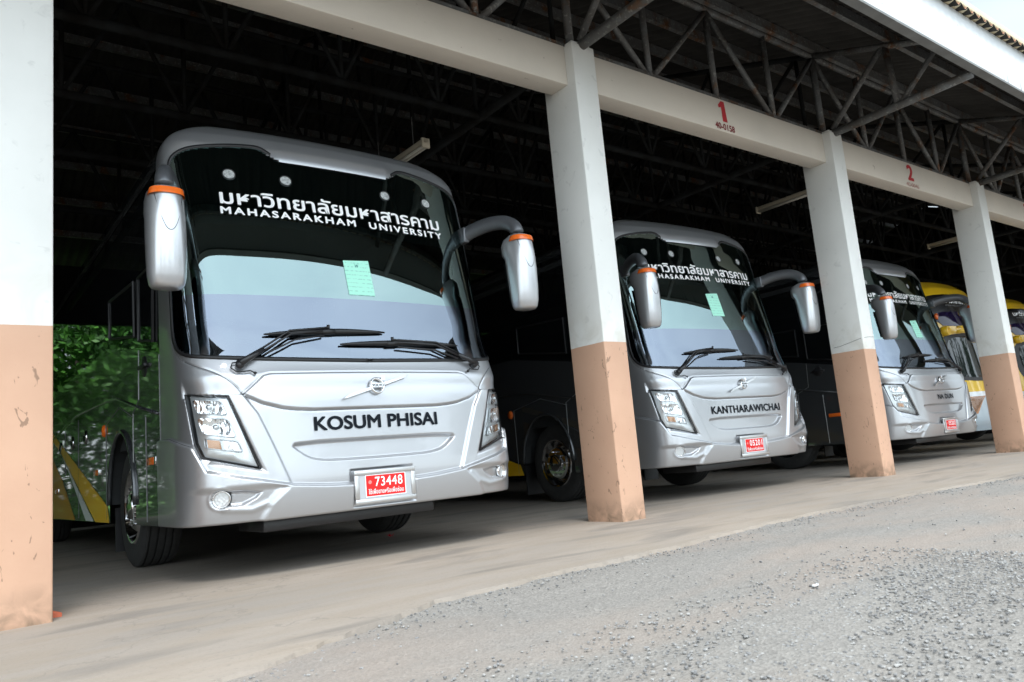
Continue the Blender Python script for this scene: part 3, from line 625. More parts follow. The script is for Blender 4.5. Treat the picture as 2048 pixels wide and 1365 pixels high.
        b = MB(); b.lathe([(sg*h, r) for h, r in ((0,.085),(.006,.08),(.006,.001))], (x, 1.62, 1.60), 'x', 16); b.box(*sorted((x, x+sg*.03)), 1.5, 1.74, 1.585, 1.615, 0, .006); b.build('door_handle', M_plas, root, True)
        for pane in ([(1.30,1.75),(1.78,1.83),(1.78,2.35),(1.25,2.35)], [(1.95,1.90),(3.0,2.06),(3.0,2.42),(1.95,2.36)]):
            w_ = pgon(pane, x+sg*.004, 'side_window', M_winside, root); w_.data.transform(Matrix.Identity(4)); m = MB(); pp = [(x+sg*.006, a_, b_) for a_, b_ in pane]; m.tube(pp+[pp[0]], .012, 6); m.build('window_seal', M_rub, w_)
        wheel(root, sg, WHEEL_Y); wheel(root, sg, 8.6, 'wheel')
        b = MB(); b.box(*sorted((sg*.98, sg*1.27)), 3.16, 3.18, .10, .5, 0); b.build('mudflap', M_rub, root)
    # roof and rear from the same section
    zc = np.unique(np.r_[np.linspace(3.05, 3.3, 8), 3.3+.259*(1-(1-np.linspace(0, 1, 24))**1.8)]); half = [(AH*float(Aw(z)), z) for z in zc]; sec = half+[(-a, z) for a, z in half[::-1]]
    ys = [None, 2.2, 6, rear]; V = []
    for yv in ys:
        for a, z in sec: V.append((a, float(y0(z)+Dz(z)) if yv is None else max(yv, float(y0(z)+Dz(z))), z))
    n = len(sec); F = [(i*n+j, i*n+j+1, (i+1)*n+j+1, (i+1)*n+j) for i in range(len(ys)-1) for j in range(n-1)]; o = mesh('roof', V, F, M_side, root, True)  # silver roof coloured with the dark side paint in place of shade
    rb = MB(); rb.add([(a*.999, rear, z) for a, z in sec]+[(-AH, rear, .37),(AH, rear, .37)], [tuple(range(n+2))]); rb.build('rear_wall', M_side, root)
    # cabin
    cb = MB(); x, ya, yb_, za, zb = 1.27, 1.0, 4.2, 1.0, 3.12
    cb.add([(-x,ya,za),(x,ya,za),(x,yb_,za),(-x,yb_,za),(-x,ya+.1,zb),(x,ya+.1,zb),(x,yb_,zb),(-x,yb_,zb)], [(0,1,2,3),(7,6,5,4),(1,2,6,5),(2,3,7,6),(3,0,4,7)]); cb.build('cabin_lining', M_lining, root)
    d_ = MB(); n = 15; xs = np.linspace(-1.2, 1.2, n)
    fr_ = S(np.interp(np.abs(xs), _a, _s)*np.sign(xs), np.full(n, 1.47), -.05); bk = np.c_[xs, np.full(n, 1.25), np.full(n, 1.50)]; b3 = np.c_[xs, np.full(n, 1.35), np.full(n, 1.05)]; d_.add(np.r_[fr_, bk, b3], [(i*n+j, i*n+j+1, (i+1)*n+j+1, (i+1)*n+j) for i in range(2) for j in range(n-1)]); d_.build('dashboard', M_dash, root, True)
    sw = MB(); c = Vector((-.6,1.45,1.62)); t1 = Vector((1,0,0)); t2 = Vector((0,.55,.83)); sw.tube([c+.23*(t1*math.cos(a)+t2*math.sin(a)) for a in np.linspace(0, 2*math.pi, 25)], .016, 6, cap=False); sw.tube([c, c-Vector((0,-.25,.3))*0+Vector((0,-.16,-.28))], .03, 8); sw.tube([c-t1*.22, c+t1*.22], .02, 6); sw.build('steering_wheel', M_plas, root, True)
    for sx in (-.6, .55):
        st = MB(); st.box(sx-.25, sx+.25, 1.9, 2.4, 1.3, 1.45, 0, .04); st.box(sx-.24, sx+.24, 2.36, 2.5, 1.4, 2.15, 0, .05); st.box(sx-.13, sx+.13, 2.37, 2.47, 2.16, 2.38, 0, .04); st.build('seat', M_seat, root, True)
    # underside
    u = MB(); u.box(-1.2, 1.2, 3.3, 11.8, .42, .62); u.box(-.75, .75, .9, 3.4, .40, .7); u.build('underbody', M_lining, root)
    u = MB(); u.tube([(-1.0,WHEEL_Y,.51),(1.0,WHEEL_Y,.51)], .09, 10); u.build('front_axle', M_lining, root)
    u = MB(); u.box(-.85, .5, .42, .95, .285, .372, 0, .01); u.build('lower_valance', M_plas, root, True)
M_gap = simple('panel_gap_dark', (.06,.06,.065), .7)
M_seam = simple('seam_grey', (.25,.26,.26), .4, .6)
M_refl2 = varied('marker_lamp_dish', (.62,.64,.63), (.25,.27,.27), 60, .35, .004)

XC = 2.13
coach = empty('parked_coach', (XC, 0, 0), 'nearest silver coach with KOSUM PHISAI on its front, left of the first pillar in view of its whole front', 'coach', 'silver coaches parked in the garage')
make_coach(coach)
C2 = copy_tree(coach); C2.location = (XC+5.096, .436, 0); C2.rotation_euler = (0, 0, -.049)
C3 = copy_tree(coach); C3.location = (XC+10.475, .493, 0); C3.rotation_euler = (0, 0, -.023)
coach['label'] = 'nearest silver coach, KOSUM PHISAI written on its nose'
C2['label'] = 'middle silver coach, KANTHARAWICHAI written on its nose'
C3['label'] = 'farthest silver coach, NA DUN written on its nose'
for c, nm, u0, wd, v0, hgt, num in ((coach, 'KOSUM PHISAI', .006, 1.02, .952, .096, '73448'), (C2, 'KANTHARAWICHAI', .025, 1.26, .925, .086, '05201'), (C3, 'NA DUN', .10, .52, .957, .076, '05202')):
    lay_text(text_fit(nm, wd, hgt, .032 if nm[1] == 'O' else .022, 'H', 1.0 if nm[1] == 'O' else 1.07), 'name_lettering', M_black, c, u0, v0, -.019)
    pl = [k for k in c.children if k.name.startswith('licence_plate')][0]
    V, F = text_fit(num, .225, .066, .012, None, 1.12); mesh('plate_number', np.c_[V[:,0]+.024, .262-.0195-np.arange(len(V))/len(V)*.0009, V[:,1]+.522], F, M_white, pl)
for k in C2.children:
    if k.name.startswith('permit_sheet'): k.location = (0, .035, .14)

# ------------------------------------------------------------------ garage
SP, CW, CD, CH = 4.55, .290, .448, 4.51
shed = empty('bus_garage', (0,0,0), 'open bus garage with peach and white pillars, numbered beams and a steel truss roof', 'garage')
cols = [-SP, 0, SP, 2*SP, 3*SP, 4*SP, 5*SP, 6*SP]
rough_edge = lambda: random.uniform(-.004, .004)
for cx in cols:
    m = MB(); m.box(cx-CW, cx, 0, CD, -.05, CH-.012, 0, .008); m.box(cx-CW+.02, cx-.03, .02, CD-.02, CH-.012, CH+.02, 0, .01); m.build('column', M_column, shed, True)
EY, EY2, BG, BT = .107, .349, 4.10, 4.53
beams = []
for a, b in zip(cols[:-1], cols[1:]):
    m = MB(); m.box(a-.002, b-CW+.002, EY, EY2, BG, BT-.03, 0, .006); bm_ = m.build('beam', M_beam, shed, True); beams.append((a, b, bm_))
    m = MB(); m.box(a-.02, b-CW+.02, EY+.01, EY2-.03, BT-.03, BT+.012); m.build('beam_capping_angle', M_steel, shed)
def wall_text(txt, xc, w_, z0, h, mat, parent, bold=.02, name='bay_number'):
    V, F = text_fit(txt, w_, h, bold); mesh(name, np.c_[V[:,0]+xc, EY-.003-np.arange(len(V))/len(V)*.0009, V[:,1]+z0], F, mat, parent)
bay = {round(a, 2): o for a, b, o in beams}
mesh('bay_number', [(6.655+x_, EY-.003, 4.225+z_) for x_, z_ in ((.0,0),(.085,0),(.060,.25),(-.0,.25),(-.055,.195),(-.05,.16),(-.005,.175))], [(0,1,2,3,6),(3,4,5,6)], M_red, bay[4.55]); wall_text('40-0158', 6.68, .36, 4.125, .075, M_maroon, bay[4.55], .03, 'fleet_number')
wall_text('2', 11.20, .19, 4.225, .24, M_red, bay[9.1], .03); wall_text('40-0046', 11.22, .40, 4.115, .065, M_fade, bay[9.1], .01, 'fleet_number')
wall_text('3', 15.76, .19, 4.225, .24, M_red, bay[13.65], .03)
# roof geometry: slope .35 rising inwards from the eave
SLOPE = .35; TY, TB, TT = .17, 4.56, 5.66
rafz = lambda y: TT+.06+(y-.17)*SLOPE if y < 6.6 else TT+.06+(6.6-.17)*SLOPE-(y-6.6)*SLOPE
X0, X1 = cols[0]-.5, cols[-1]+.3
tr_n = 0
for a, b in zip(cols[:-1], cols[1:]):
    ca, cb = a-CW/2, b-CW/2; L_ = cb-ca
    m = MB(); m.tube([(ca,TY,TT),(cb,TY,TT)], .042, 10)
    for k in range(4): m.tube([(ca+L_*k/4,TY,TB-.02),(ca+L_*k/4,TY,TT)], .036 if k else .044, 10)
    for p, q in ((0,1),(2,1),(2,3),(4,3)): m.tube([(ca+L_*p/4,TY,TT-.02),(ca+L_*q/4+(.05 if p > q else -.05),TY,TB-.02)], .034, 10)
    m.build('front_truss', M_steel, shed, True)
for cx in cols:
    x = cx-CW/2; P = MB(); P.tube([(x,.05,4.50),(x,-1.70,4.53)], .052, 12); P.build('bracket_strut', M_steel, shed, True)
    P = MB(); P.tube([(x,TY,rafz(TY)-.05),(x,-1.72,rafz(-1.72)-.05)], .042, 10); P.tube([(x,.03,4.56),(x,-.76,rafz(-.76)-.06)], .036, 10); P.tube([(x,-.80,rafz(-.80)-.05),(x,-.84,4.52)], .040, 10); P.tube([(x,-.90,4.55),(x,-1.45,rafz(-1.45)-.07)], .032, 10); P.build('eave_bracket', M_steel, shed, True)
    # cross truss into the building
    P = MB(); ys = np.arange(.4, 13.0, 1.4); P.tube([(x,.2,4.50),(x,13.0,4.50)], .05, 8); P.tube([(x,.2,rafz(.2)-.05),(x,6.6,rafz(6.6)-.05),(x,13.0,rafz(13.0)-.05)], .04, 8)
    for k, yv in enumerate(ys):
        P.tube([(x,yv,4.5),(x,yv,rafz(yv)-.05)], .028, 6)
        if k+1 < len(ys): P.tube([(x,yv,rafz(yv)-.05),(x,ys[k+1],4.5)], .028, 6)
    P.build('cross_truss', M_steel_shade, shed, True)
for a, b in zip(cols[:-1], cols[1:]):
    ca, cb = a-CW/2, b-CW/2; L_ = cb-ca
    for yv in (1.72, 3.14, 4.6, 6.6):
        m = MB(); zt = min(rafz(yv)-.12, 4.5+1.15); m.tube([(ca,yv,4.5),(cb,yv,4.5)], .045, 8); m.tube([(ca,yv,zt),(cb,yv,zt)], .035, 8)
        for k in range(4): m.tube([(ca+L_*(k+.5)/4,yv,4.5),(ca+L_*(k+.5)/4,yv,zt)], .024, 6); m.tube([(ca+L_*k/4,yv,zt),(ca+L_*(k+.5)/4,yv,4.5)], .024, 6); m.tube([(ca+L_*(k+1)/4,yv,zt),(ca+L_*(k+.5)/4,yv,4.5)], .024, 6)
        m.build('inner_truss', M_steel_shade, shed, True)
for yv in (-1.62,-.86,.10,1.05,2.0,2.95,3.9,4.85,5.8,6.75,7.7,8.65,9.6,10.5,11.5,12.5):
    m = MB(); z = rafz(yv); m.box(X0, X1, yv-.03, yv+.03, z-.01, z+.12); m.build('purlin', M_steel, shed)
# corrugated sheets
px = np.arange(X0, X1, .177/8); wv = .026*np.sin(2*math.pi*px/.177); rows = [(-1.86, rafz(-1.86)+.155), (6.6, rafz(6.6)+.155), (14.6, rafz(14.6)+.155)]
V = []; n = len(px)
for y_, z_ in rows: V += list(zip(px, np.full(n, y_), z_+wv))
for y_, z_ in rows: V += list(zip(px, np.full(n, y_), z_+wv+.012))
F = []; MI = []
for k in range(2):
    for j in range(n-1): F.append((k*n+j, (k+1)*n+j, (k+1)*n+j+1, k*n+j+1)); MI.append(0); o3 = 3*n; F.append((o3+k*n+j, o3+k*n+j+1, o3+(k+1)*n+j+1, o3+(k+1)*n+j)); MI.append(1)
for j in range(n-1): F.append((j, j+1, 3*n+j+1, 3*n+j)); MI.append(0)
mesh('roof_sheet', V, F, [M_sheet, M_tile], shed, True, MI)
m = MB(); m.box(X0, X1, -1.775, -1.752, 4.565, 5.175); m.build('fascia_board', M_fascia, shed)
m = MB(); m.box(X0, X1, -1.80, -1.70, 4.535, 4.562, 0); m.build('fascia_trim', M_strip, shed)
m = MB(); m.box(X0, X1, -1.86, -1.74, 5.185, 5.285, 0, .02); m.build('gutter', M_gutter, shed, True)
# rear wall above the open back; walls below and at the ends added to block light
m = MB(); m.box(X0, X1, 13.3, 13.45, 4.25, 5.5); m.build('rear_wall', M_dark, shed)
m = MB(); m.box(1.4, X1, 13.47, 13.62, -.05, 4.4); m.build('rear_wall_light_block', M_dark, shed)  # unseen lower wall, added to keep light from entering at the back
for xa in (X1-.25, X0+.1):  # added to close the ends so less light gets inside
    m = MB(); m.add([(x_, y_, z_) for x_ in (xa, xa+.15) for y_, z_ in ((.5,-.05),(13.3,-.05),(13.3,5.5),(6.6,8.05),(.5,5.85))], [(0,1,2,3,4),(9,8,7,6,5)]+[(i,i+5,(i+1)%5+5,(i+1)%5) for i in range(5)]); m.build('end_wall_light_block', M_dark, shed)

m = MB(); m.tube([(8.808,.40,1.665),(8.808,.30,1.672),(8.808,.16,1.70),(8.808,.02,1.728),(8.86,-.0015,1.733),(8.95,-.0015,1.745),(9.08,-.0015,1.748)], .0022, 5); m.build('paint_crack', M_gap, shed)
# battens hanging from the roof steel
def batten(p, rz, label):
    o = empty('fluorescent_light', p, label, 'light', 'tube lights hanging under the garage roof', rz)
    m = MB(); m.box(-.035, .035, 0, 1.25, .0, .06, 0, .008); m.build('housing', M_light, o, True)
    for s_ in (-1, 1): m = MB(); m.tube([(s_*.022,.03,-.022),(s_*.022,1.22,-.022)], .016, 10); m.build('tube', M_tubeg, o, True)
    for yy in (0.0, 1.22): m = MB(); m.box(-.05, .05, yy, yy+.03, -.045, .065, 0, .006); m.build('end_cap', M_light, o, True)
    for yy in (.25, 1.0): m = MB(); m.tube([(0,yy,.06),(0,yy,4.47-p[2])], .005, 5); m.build('hanger', M_steel, o)
    return o
batten((3.68,1.78,4.06), R(2), 'tube light above the roof of the nearest silver coach'); batten((10.59,1.13,4.38), 0, 'dim tube light just left of the second pillar in full view'); batten((16.9,1.15,4.38), 0, 'small far tube light above the yellow coach')

# ------------------------------------------------------------------ ground
edge = [(-60,-2.6),(-3,-2.45),(.2,-2.10),(.4,-2.03),(1.4,-1.56),(2.2,-1.50),(2.93,-1.50),(4.0,-1.40),(4.87,-1.34),(6.3,-1.41),(8.35,-1.62),(12,-1.72),(60,-1.7)]
ex = np.r_[np.arange(-60,-4,4), np.arange(-4,14,.05), np.arange(14,61,3)]; ey = np.interp(ex, [e[0] for e in edge], [e[1] for e in edge])+.012*np.sin(ex*9.1)+.006*np.sin(ex*23+2*np.sin(ex*5))+.005*rng.standard_normal(len(ex))
V = [(x, y, .0) for x, y in zip(ex, ey)]+[(x, 15.5, .0) for x in ex]+[(x, y-.015, -.05) for x, y in zip(ex, ey)]; n = len(ex)
struct(mesh('concrete_apron', V, [(j, j+1, n+j+1, n+j) for j in range(n-1)]+[(2*n+j, 2*n+j+1, j+1, j) for j in range(n-1)], M_concrete))
gx = np.r_[np.linspace(-200,-6,12), np.linspace(-3,14,200), np.linspace(18,200,12)]; gy = np.r_[np.linspace(-200,-8,10), np.linspace(-5,-1.2,90)]
G = []
for y in gy:
    for x in gx:
        near = -3.1 <= x <= 14.1 and y >= -5.01
        G.append((x, y, -.022+(.008*math.sin(x*2.3+1.3*math.sin(y*3))*math.cos(y*2.9)+rng.normal(0,.003) if near else 0)))
k = len(gx); struct(mesh('gravel_yard', G, [(i*k+j, i*k+j+1, (i+1)*k+j+1, (i+1)*k+j) for i in range(len(gy)-1) for j in range(k-1)], M_gravel, None, True))
m = MB(); m.add([(-200,15.5,-.01),(200,15.5,-.01),(200,200,-.01),(-200,200,-.01)], [(0,1,2,3)]); struct(m.build('grass_field', M_grass))
# loose stones: one uncounted mass
ico = bmesh.new(); bmesh.ops.create_icosphere(ico, subdivisions=1, radius=1); IV = np.array([v.co[:] for v in ico.verts]); IF = [[v.index for v in q.verts] for q in ico.faces]; ico.free()
SV = []; SF = []; SM = []; nst = 0
def stone(x, y, r):
    global nst
    q = IV*rng.uniform(.7, 1.25, (len(IV), 1))*[r*rng.uniform(.8,1.4), r, r*rng.uniform(.5,.8)]; a = rng.uniform(0, 6.28); c, s_ = math.cos(a), math.sin(a); q = np.c_[q[:,0]*c-q[:,1]*s_, q[:,0]*s_+q[:,1]*c, q[:,2]]+[x, y, -.018+r*.25]
    b = len(SV)*len(IV); SV.append(q); SF.extend([[i+b for i in t] for t in IF]); SM.extend([int(rng.integers(0, 3))]*len(IF))
while nst < 9000:
    if nst < 1500: x = rng.uniform(-.5, 9); y = np.interp(x, ex, ey)-abs(rng.normal(.02, .12)); r = rng.uniform(.002,.007)
    elif nst < 8300: x = rng.uniform(.6, 3.6); y = rng.uniform(-4.3, -2.6); y = y if rng.random() < .4 else rng.normal(-3.45, .28)+.10*(x-2); r = rng.uniform(.002,.007)
    else: x = rng.uniform(0, 8); y = rng.uniform(-4.2, np.interp(x, ex, ey)-.05); r = rng.uniform(.002,.008)
    nst += 1
    if y < np.interp(x, ex, ey)-.02: stone(x, y, r)
ms = [varied('stone_'+n_, c, tuple(v*.7 for v in c), 30, .9, 0) for n_, c in (('grey', (.26,.26,.26)), ('dark', (.18,.18,.182)), ('pale', (.33,.325,.315)))]
o = mesh('loose_gravel', np.concatenate(SV), SF, ms, None, False, SM); o['kind'] = 'stuff'; o['label'] = 'loose grey stones scattered on the gravel yard'
# fallen petals, clay wedge, grass tufts, paper scrap
def petal(x, y, label):
    m = MB(); V = []
    for k in range(5):
        a = k*1.256; m.add([(x,y,.008),(x+.025*math.cos(a-.4),y+.025*math.sin(a-.4),.02),(x+.04*math.cos(a),y+.04*math.sin(a),.034),(x+.025*math.cos(a+.4),y+.025*math.sin(a+.4),.02)], [(0,1,2,3)])
    tag(m.build('fallen_flower', simple('petal_red', (.75,.01,.03), .6)), label, 'flower', 'red flowers on the floor')
petal(2.92, 1.72, 'dim red flower on the floor under the nearest coach'); petal(5.55, 1.05, 'bright red flower on the floor right of the first pillar')
m = MB(); m.add([(0,0,.0),(.14,-.01,.0),(.14,.09,.0),(0,.1,.0),(0,0,.075),(.06,0,.06),(.06,.09,.06),(0,.1,.075),(.14,-.01,.035),(.14,.09,.035)], [(3,2,1,0),(0,1,8,5,4),(2,3,7,6,9),(4,5,6,7),(5,8,9,6),(1,2,9,8),(0,4,7,3)]); o = m.build('clay_wedge', varied('fired_clay', (.55,.14,.07), (.45,.11,.06), 12, .8, .003)); o.location = (.002,.16,.0); o.scale = (.42,.5,.55); tag(o, 'broken orange clay block behind the foot of the left pillar', 'clay block')
def tuft(x, y, n, label):
    m = MB()
    for k in range(n):
        a = rng.uniform(0, 6.28); h = rng.uniform(.03,.07); dx, dy = .5*h*math.cos(a), .5*h*math.sin(a); bx, by = x+rng.normal(0,.008), y+rng.normal(0,.008); w_ = .0018
        m.add([(bx-w_,by,-.02),(bx+w_,by,-.02),(bx+dx*.5+w_*.7,by+dy*.5,h*.65),(bx+dx,by+dy,h),(bx+dx*.5-w_*.7,by+dy*.5,h*.65)], [(0,1,2,3,4)])
    tag(m.build('grass_tuft', M_leaf), label, 'grass tuft', 'grass blades at the near edge')
tuft(-.41, -2.12, 7, 'left sprout of thin grass blades on the concrete edge'); tuft(-.27, -2.18, 5, 'right sprout of thin grass blades on the concrete edge')
m = MB(); m.box(2.45, 2.485, -2.915, -2.905, -.012, -.006); tag(m.build('paper_scrap', M_stripew), 'small white scrap lying on the gravel', 'litter')

# ------------------------------------------------------------------ yellow double-deck coaches further along
def deck_coach(root):
    H_, LN = 3.55, 11.5; hw = 1.25
    pr = [(.34,.05),(.5,.0),(.95,.0),(1.1,.03),(1.3,.06),(2.2,.16),(2.4,.18),(3.05,.36),(3.25,.46),(3.42,.66),(3.52,1.0),(3.55,1.5)]
    pz = np.array([p_[0] for p_ in pr]); pyv = np.array([p_[1] for p_ in pr])
    def T(a, z, d=0):
        a = np.asarray(a, float); z = np.asarray(z, float); t = np.clip(np.abs(a)/hw, 0, 1); off = .62*(1-(1-t**3.2)**.45); k = np.sqrt(np.maximum(1-np.clip((z-3.0)/.56, 0, 1)**3.2, 0))
        return np.stack([a*k, np.interp(z, pz, pyv)+off-d, z], -1)
    av = hw*np.sin(np.linspace(-math.pi/2, math.pi/2, 61)); 
    def region(name, z0, z1, mat, a0=-hw, a1=hw, d=0, nz=14):
        aa = av[(av >= a0-1e-6) & (av <= a1+1e-6)]; zz = np.linspace(z0, z1, nz); g1, g2 = np.meshgrid(aa, zz); V = T(g1, g2, d).reshape(-1, 3); n = len(aa)
        return mesh(name, V, [(i*n+j, i*n+j+1, (i+1)*n+j+1, (i+1)*n+j) for i in range(nz-1) for j in range(n-1)], mat, root, True)
    region('bumper', .34, 1.0, M_bluegrey); region('white_band', 1.0, 1.09, M_whitebus); region('front_panel', 1.09, 3.1, M_yellow, nz=30); region('roof_cap', 3.1, 3.55, M_yellow, nz=20)
    def tpatch(P, d, name, mat, par=root, step=.06):
        Q = np.asarray(P, float); lo, hi = Q.min(0), Q.max(0); gx_, gz_ = np.meshgrid(np.arange(lo[0]+step/2, hi[0], step), np.arange(lo[1]+step/2, hi[1], step)); G_ = np.c_[gx_.ravel(), gz_.ravel()]; G_ = G_[sdf(G_, Q) < -step*.3]
        r = delaunay_2d_cdt([Vector(p_) for p_ in np.r_[Q, G_]], [], [list(range(len(Q)))], 1, 1e-6); V2 = np.array([v[:] for v in r[0]]); return mesh(name, T(V2[:,0], V2[:,1], d), [tuple(q) for q in r[2]], mat, par, True)
    rr = lambda a, z0, z1, c: chaikin([(-a+c,z0),(a-c,z0),(a,z0+c),(a,z1-c),(a-c,z1),(-a+c,z1),(-a,z1-c),(-a,z0+c)], 2)
    tpatch(rr(1.14,1.29,2.27,.16), .008, 'windscreen_seal', M_rub); tpatch(rr(1.06,1.36,2.20,.14), .016, 'lower_windscreen', M_deckglass); tpatch(rr(1.10,2.44,3.10,.10), .008, 'upper_windscreen', M_bandgloss); tpatch(rr(1.04,2.40,2.72,.06), .014, 'upper_pane', M_purple)
    V, F = text_fit('มหาวิทยาลัยมหาสารคาม', 1.6, .085, .02, 'มหายาส'); mesh('thai_lettering', T(V[:,0], V[:,1]+2.90, .018), F, M_white, root); gv = simple('grey_vinyl', (.2,.2,.2), .5)
    for wd_, u_, w_ in (('MAHASARAKHAM', -.34, .80), ('UNIVERSITY', .43, .62)): V, F = text_fit(wd_, w_, .035, .01, 'H'); mesh('english_lettering', T(V[:,0]+u_, V[:,1]+2.83, .018), F, gv, root)
    for sg in (-1, 1):
        o = tpatch([(sg*a, z) for a, z in ((.48,1.0),(1.05,1.02),(1.12,.95),(1.0,.72),(.82,.66))], .01, 'headlight', M_amber_dim); tpatch([(sg*a, z) for a, z in ((.54,.98),(1.0,1.0),(1.06,.94),(.96,.75),(.84,.70))], .018, 'lamp_glass', M_lens, o)
        m = MB(); m.tube([tuple(T(sg*1.06, 2.62, .02)), tuple(T(sg*1.06, 2.62, .05))], .06, 14); m.build('round_amber_lamp', M_amber, root, True)
        m = MB(); c = T(sg*1.02, 2.31, .0); m.lathe([(0,.10),(-.10,.09),(-.11,.07),(-.03,.05),(-.03,.001)], tuple(c), 'y', 20); m.build('horn_pod', M_yellow, root, True)
        x = sg*hw; zz = [.34, 3.1]; m = MB(); m.box(*sorted((x-sg*.02, x)), .62, LN, .36, 3.05); m.build('side_panel', M_yellow, root); m = MB(); m.box(*sorted((x, x+sg*.006)), .9, LN-.2, 2.35, 2.95); m.build('upper_side_glazing', M_winside, root); m = MB(); m.box(*sorted((x, x+sg*.006)), 1.0, LN-.2, 1.35, 2.05); m.build('lower_side_glazing', M_winside, root)
        wheel(root, sg, 2.6); wheel(root, sg, 8.2)
    lat = MB(); top = [tuple(T(a, 2.36, .16+.12*(1-(a/1.1)**2))) for a in np.linspace(-.95, .95, 13)]; bot = [tuple(T(a, 2.27, .14+.10*(1-(a/1.1)**2))) for a in np.linspace(-.95, .95, 13)]; lat.tube(top, .022, 8); lat.tube(bot, .018, 8)
    for k in range(0, 12, 2): lat.tube([bot[k], top[k+1]], .014, 6); lat.tube([top[k+1], bot[k+2]], .014, 6)
    lat.build('guard_rail', M_yellow, root, True)
    zc = np.linspace(3.0, 3.55, 16); half = [(hw*math.sqrt(max(0, 1-min(1, max(0, (z-3.0)/.56))**3.2)), z) for z in zc]; sec = half+[(-a, z) for a, z in half[::-1]]; n = len(sec); V = [(a, max(.6, float(np.interp(z, pz, pyv))+.62), z) for a, z in sec]+[(a, LN, z) for a, z in sec]; mesh('roof', V, [(j, j+1, n+j+1, n+j) for j in range(n-1)], M_yellow, root, True)
    m = MB(); m.box(-hw+.03, hw-.03, LN-.03, LN, .4, 3.1); m.build('rear_wall', M_yellow, root); m = MB(); m.box(-1.1, 1.1, 3.3, LN-.3, .4, .6); m.build('underbody', M_lining, root)
M_deckglass = simple('deck_windscreen_glass', (.01,.014,.015), .0, Specular_IOR_Level=.8)
M_bandgloss = simple('black_gloss_band', (.005,.005,.006), .2)
M_purple = simple('purple_tinted_glass', (.008,.004,.03), .05)
D1 = empty('double_deck_coach', (16.25, 1.35, 0), 'yellow double-deck coach beside the farthest silver coach', 'coach', 'yellow double-deck coaches'); deck_coach(D1)
D2 = copy_tree(D1); D2.location = (20.85, 1.7, 0); D2['label'] = 'dark far yellow coach at the right edge of the photo'
m = MB()
for k in range(10): m.tube([(-1.0+.05*k,.62,2.30),(-1.0+.05*k,.62,2.9)], .03, 6)

# ------------------------------------------------------------------ trees round the yard (seen in the paint and glass)
def tree_mesh(h, r, nleaf, seed, mat, palm=False):
    g = np.random.default_rng(seed); t = MB()
    t.tube([(0,0,-.1),(.05*h*.1,0,h*.3),(.0,.05,h*.55),(0.02,0,h*.8)], [.05*h*.5,.035*h*.5,.025*h*.5,.01*h*.5], 8)
    for k in range(6):
        a = k*1.05+g.uniform(-.3,.3); t.tube([(0,0,h*(.35+.06*k)),(r*.45*math.cos(a),r*.45*math.sin(a),h*(.5+.06*k)),(r*.75*math.cos(a),r*.75*math.sin(a),h*(.56+.06*k))], [.012*h,.008*h,.003*h], 6)
    cl = []
    for k in range(26):
        a = g.uniform(0, 6.28); rr = r*math.sqrt(g.uniform(0,1)); zz = h*g.uniform(.38,.98); sc_ = 1-abs((zz/h-.62)/.45)**2*.75; cl.append((rr*sc_*math.cos(a), rr*sc_*math.sin(a), zz, r*g.uniform(.2,.38)))
    V = np.zeros((nleaf*4, 3)); 
    for i in range(nleaf):
        c = cl[g.integers(0, len(cl))]; d = g.normal(0, 1, 3); d /= np.linalg.norm(d); p = np.array(c[:3])+d*c[3]*g.uniform(.5,1.0)*[1,1,.75]; s_ = g.uniform(.10,.22)*h/9; a = g.normal(0,1,3); a /= np.linalg.norm(a); b = np.cross(a, g.normal(0,1,3)); b /= np.linalg.norm(b); V[i*4:i*4+4] = [p-a*s_, p+b*s_*.5, p+a*s_, p-b*s_*.5]
    return t, V, [(4*i,4*i+1,4*i+2,4*i+3) for i in range(nleaf)]
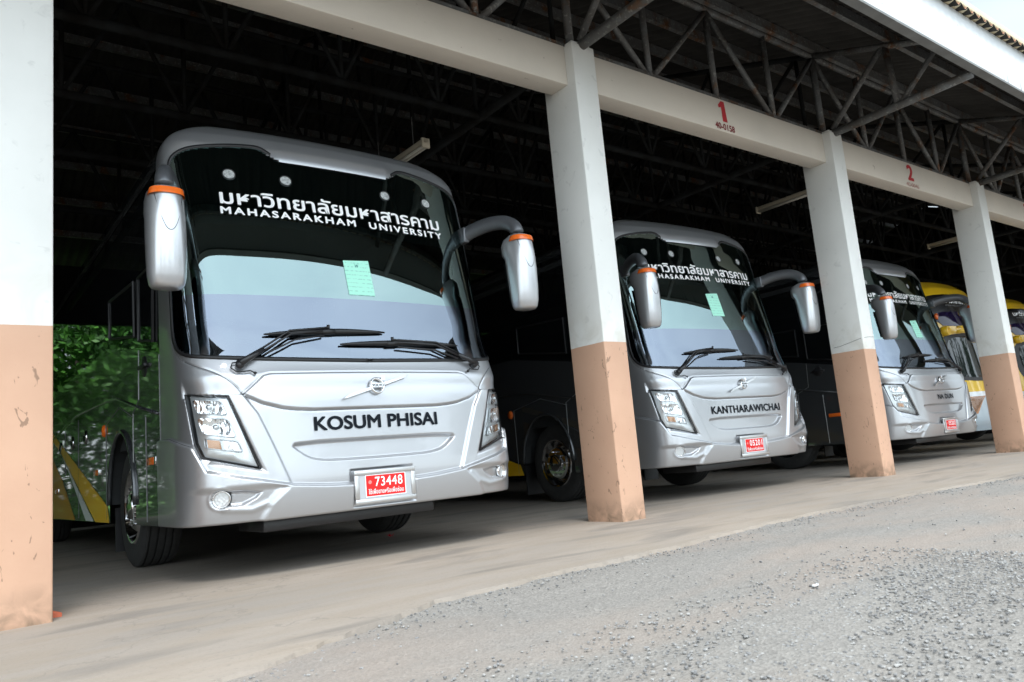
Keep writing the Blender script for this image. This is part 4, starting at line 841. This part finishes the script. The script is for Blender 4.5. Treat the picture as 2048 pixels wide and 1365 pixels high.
def tree(x, y, h, r, n, seed, mat, label, group):
    e = empty('broadleaf_tree', (x, y, 0), label, 'tree', group, rng.uniform(0, 6)); t, V, F = tree_mesh(h, r, n, seed, mat); t.build('trunk', M_bark, e, True); mesh('crown', V, F, mat, e); return e
hg_ = empty('hedge', (-2.5, 17.2, 0), 'dense green hedge behind the garage mirrored in the nearest coach side', 'hedge')
LV = np.zeros((136000, 3)); nl = 34000; g_ = np.random.default_rng(12)
pc = np.c_[g_.uniform(-6, 5, nl), g_.normal(0, .5, nl), g_.uniform(0, 1, nl)**.8]; pc[:,2] *= 5.8+.7*np.sin(pc[:,0]*1.7)+.4*np.sin(pc[:,0]*4.1+1); dv = g_.normal(0, 1, (nl, 3)); dv /= np.linalg.norm(dv, axis=1)[:,None]; ev = np.cross(dv, g_.normal(0, 1, (nl, 3))); ev /= np.linalg.norm(ev, axis=1)[:,None]; sz = g_.uniform(.06, .15, (nl, 1))
LV[0::4] = pc-dv*sz; LV[1::4] = pc+ev*sz*.5; LV[2::4] = pc+dv*sz; LV[3::4] = pc-ev*sz*.5
mesh('foliage', LV, [(4*i,4*i+1,4*i+2,4*i+3) for i in range(nl)], M_leaf, hg_)
m = MB()
for xx in np.arange(-5.5, 5, 1.3): m.tube([(xx,0,-.1),(xx+.1,.1,1.5),(xx-.1,0,3.2)], [.06,.045,.02], 6)
m.build('stems', M_bark, hg_, True)
T1 = tree(-1.2, 19.5, 7, 3.0, 3600, 3, M_leaf, 'bushy green tree behind the garage mirrored in the nearest coach side', 'trees behind the garage')
for x, y, s_ in ((-5.5,21,1.1),(2.6,22,1.0),(-9.5,18.5,1.2),(-3.2,25,1.4)):
    c = copy_tree(T1); c.location = (x, y, 0); c.scale = (s_,)*3; c.rotation_euler = (0, 0, x*1.7)
G1 = tree(14, -24, 9, 3.8, 3800, 8, M_leaf2, 'dark green tree across the yard mirrored in the windscreens', 'trees across the yard')
for x, y, s_ in ((22,-22,1.05),(30,-26,1.25),(5,-30,.8),(-6,-32,.9),(38,-20,1.2),(-16,-26,1.0),(46,-28,1.3)):
    c = copy_tree(G1); c.location = (x, y, 0); c.scale = (s_,)*3; c.rotation_euler = (0, 0, x*.9)
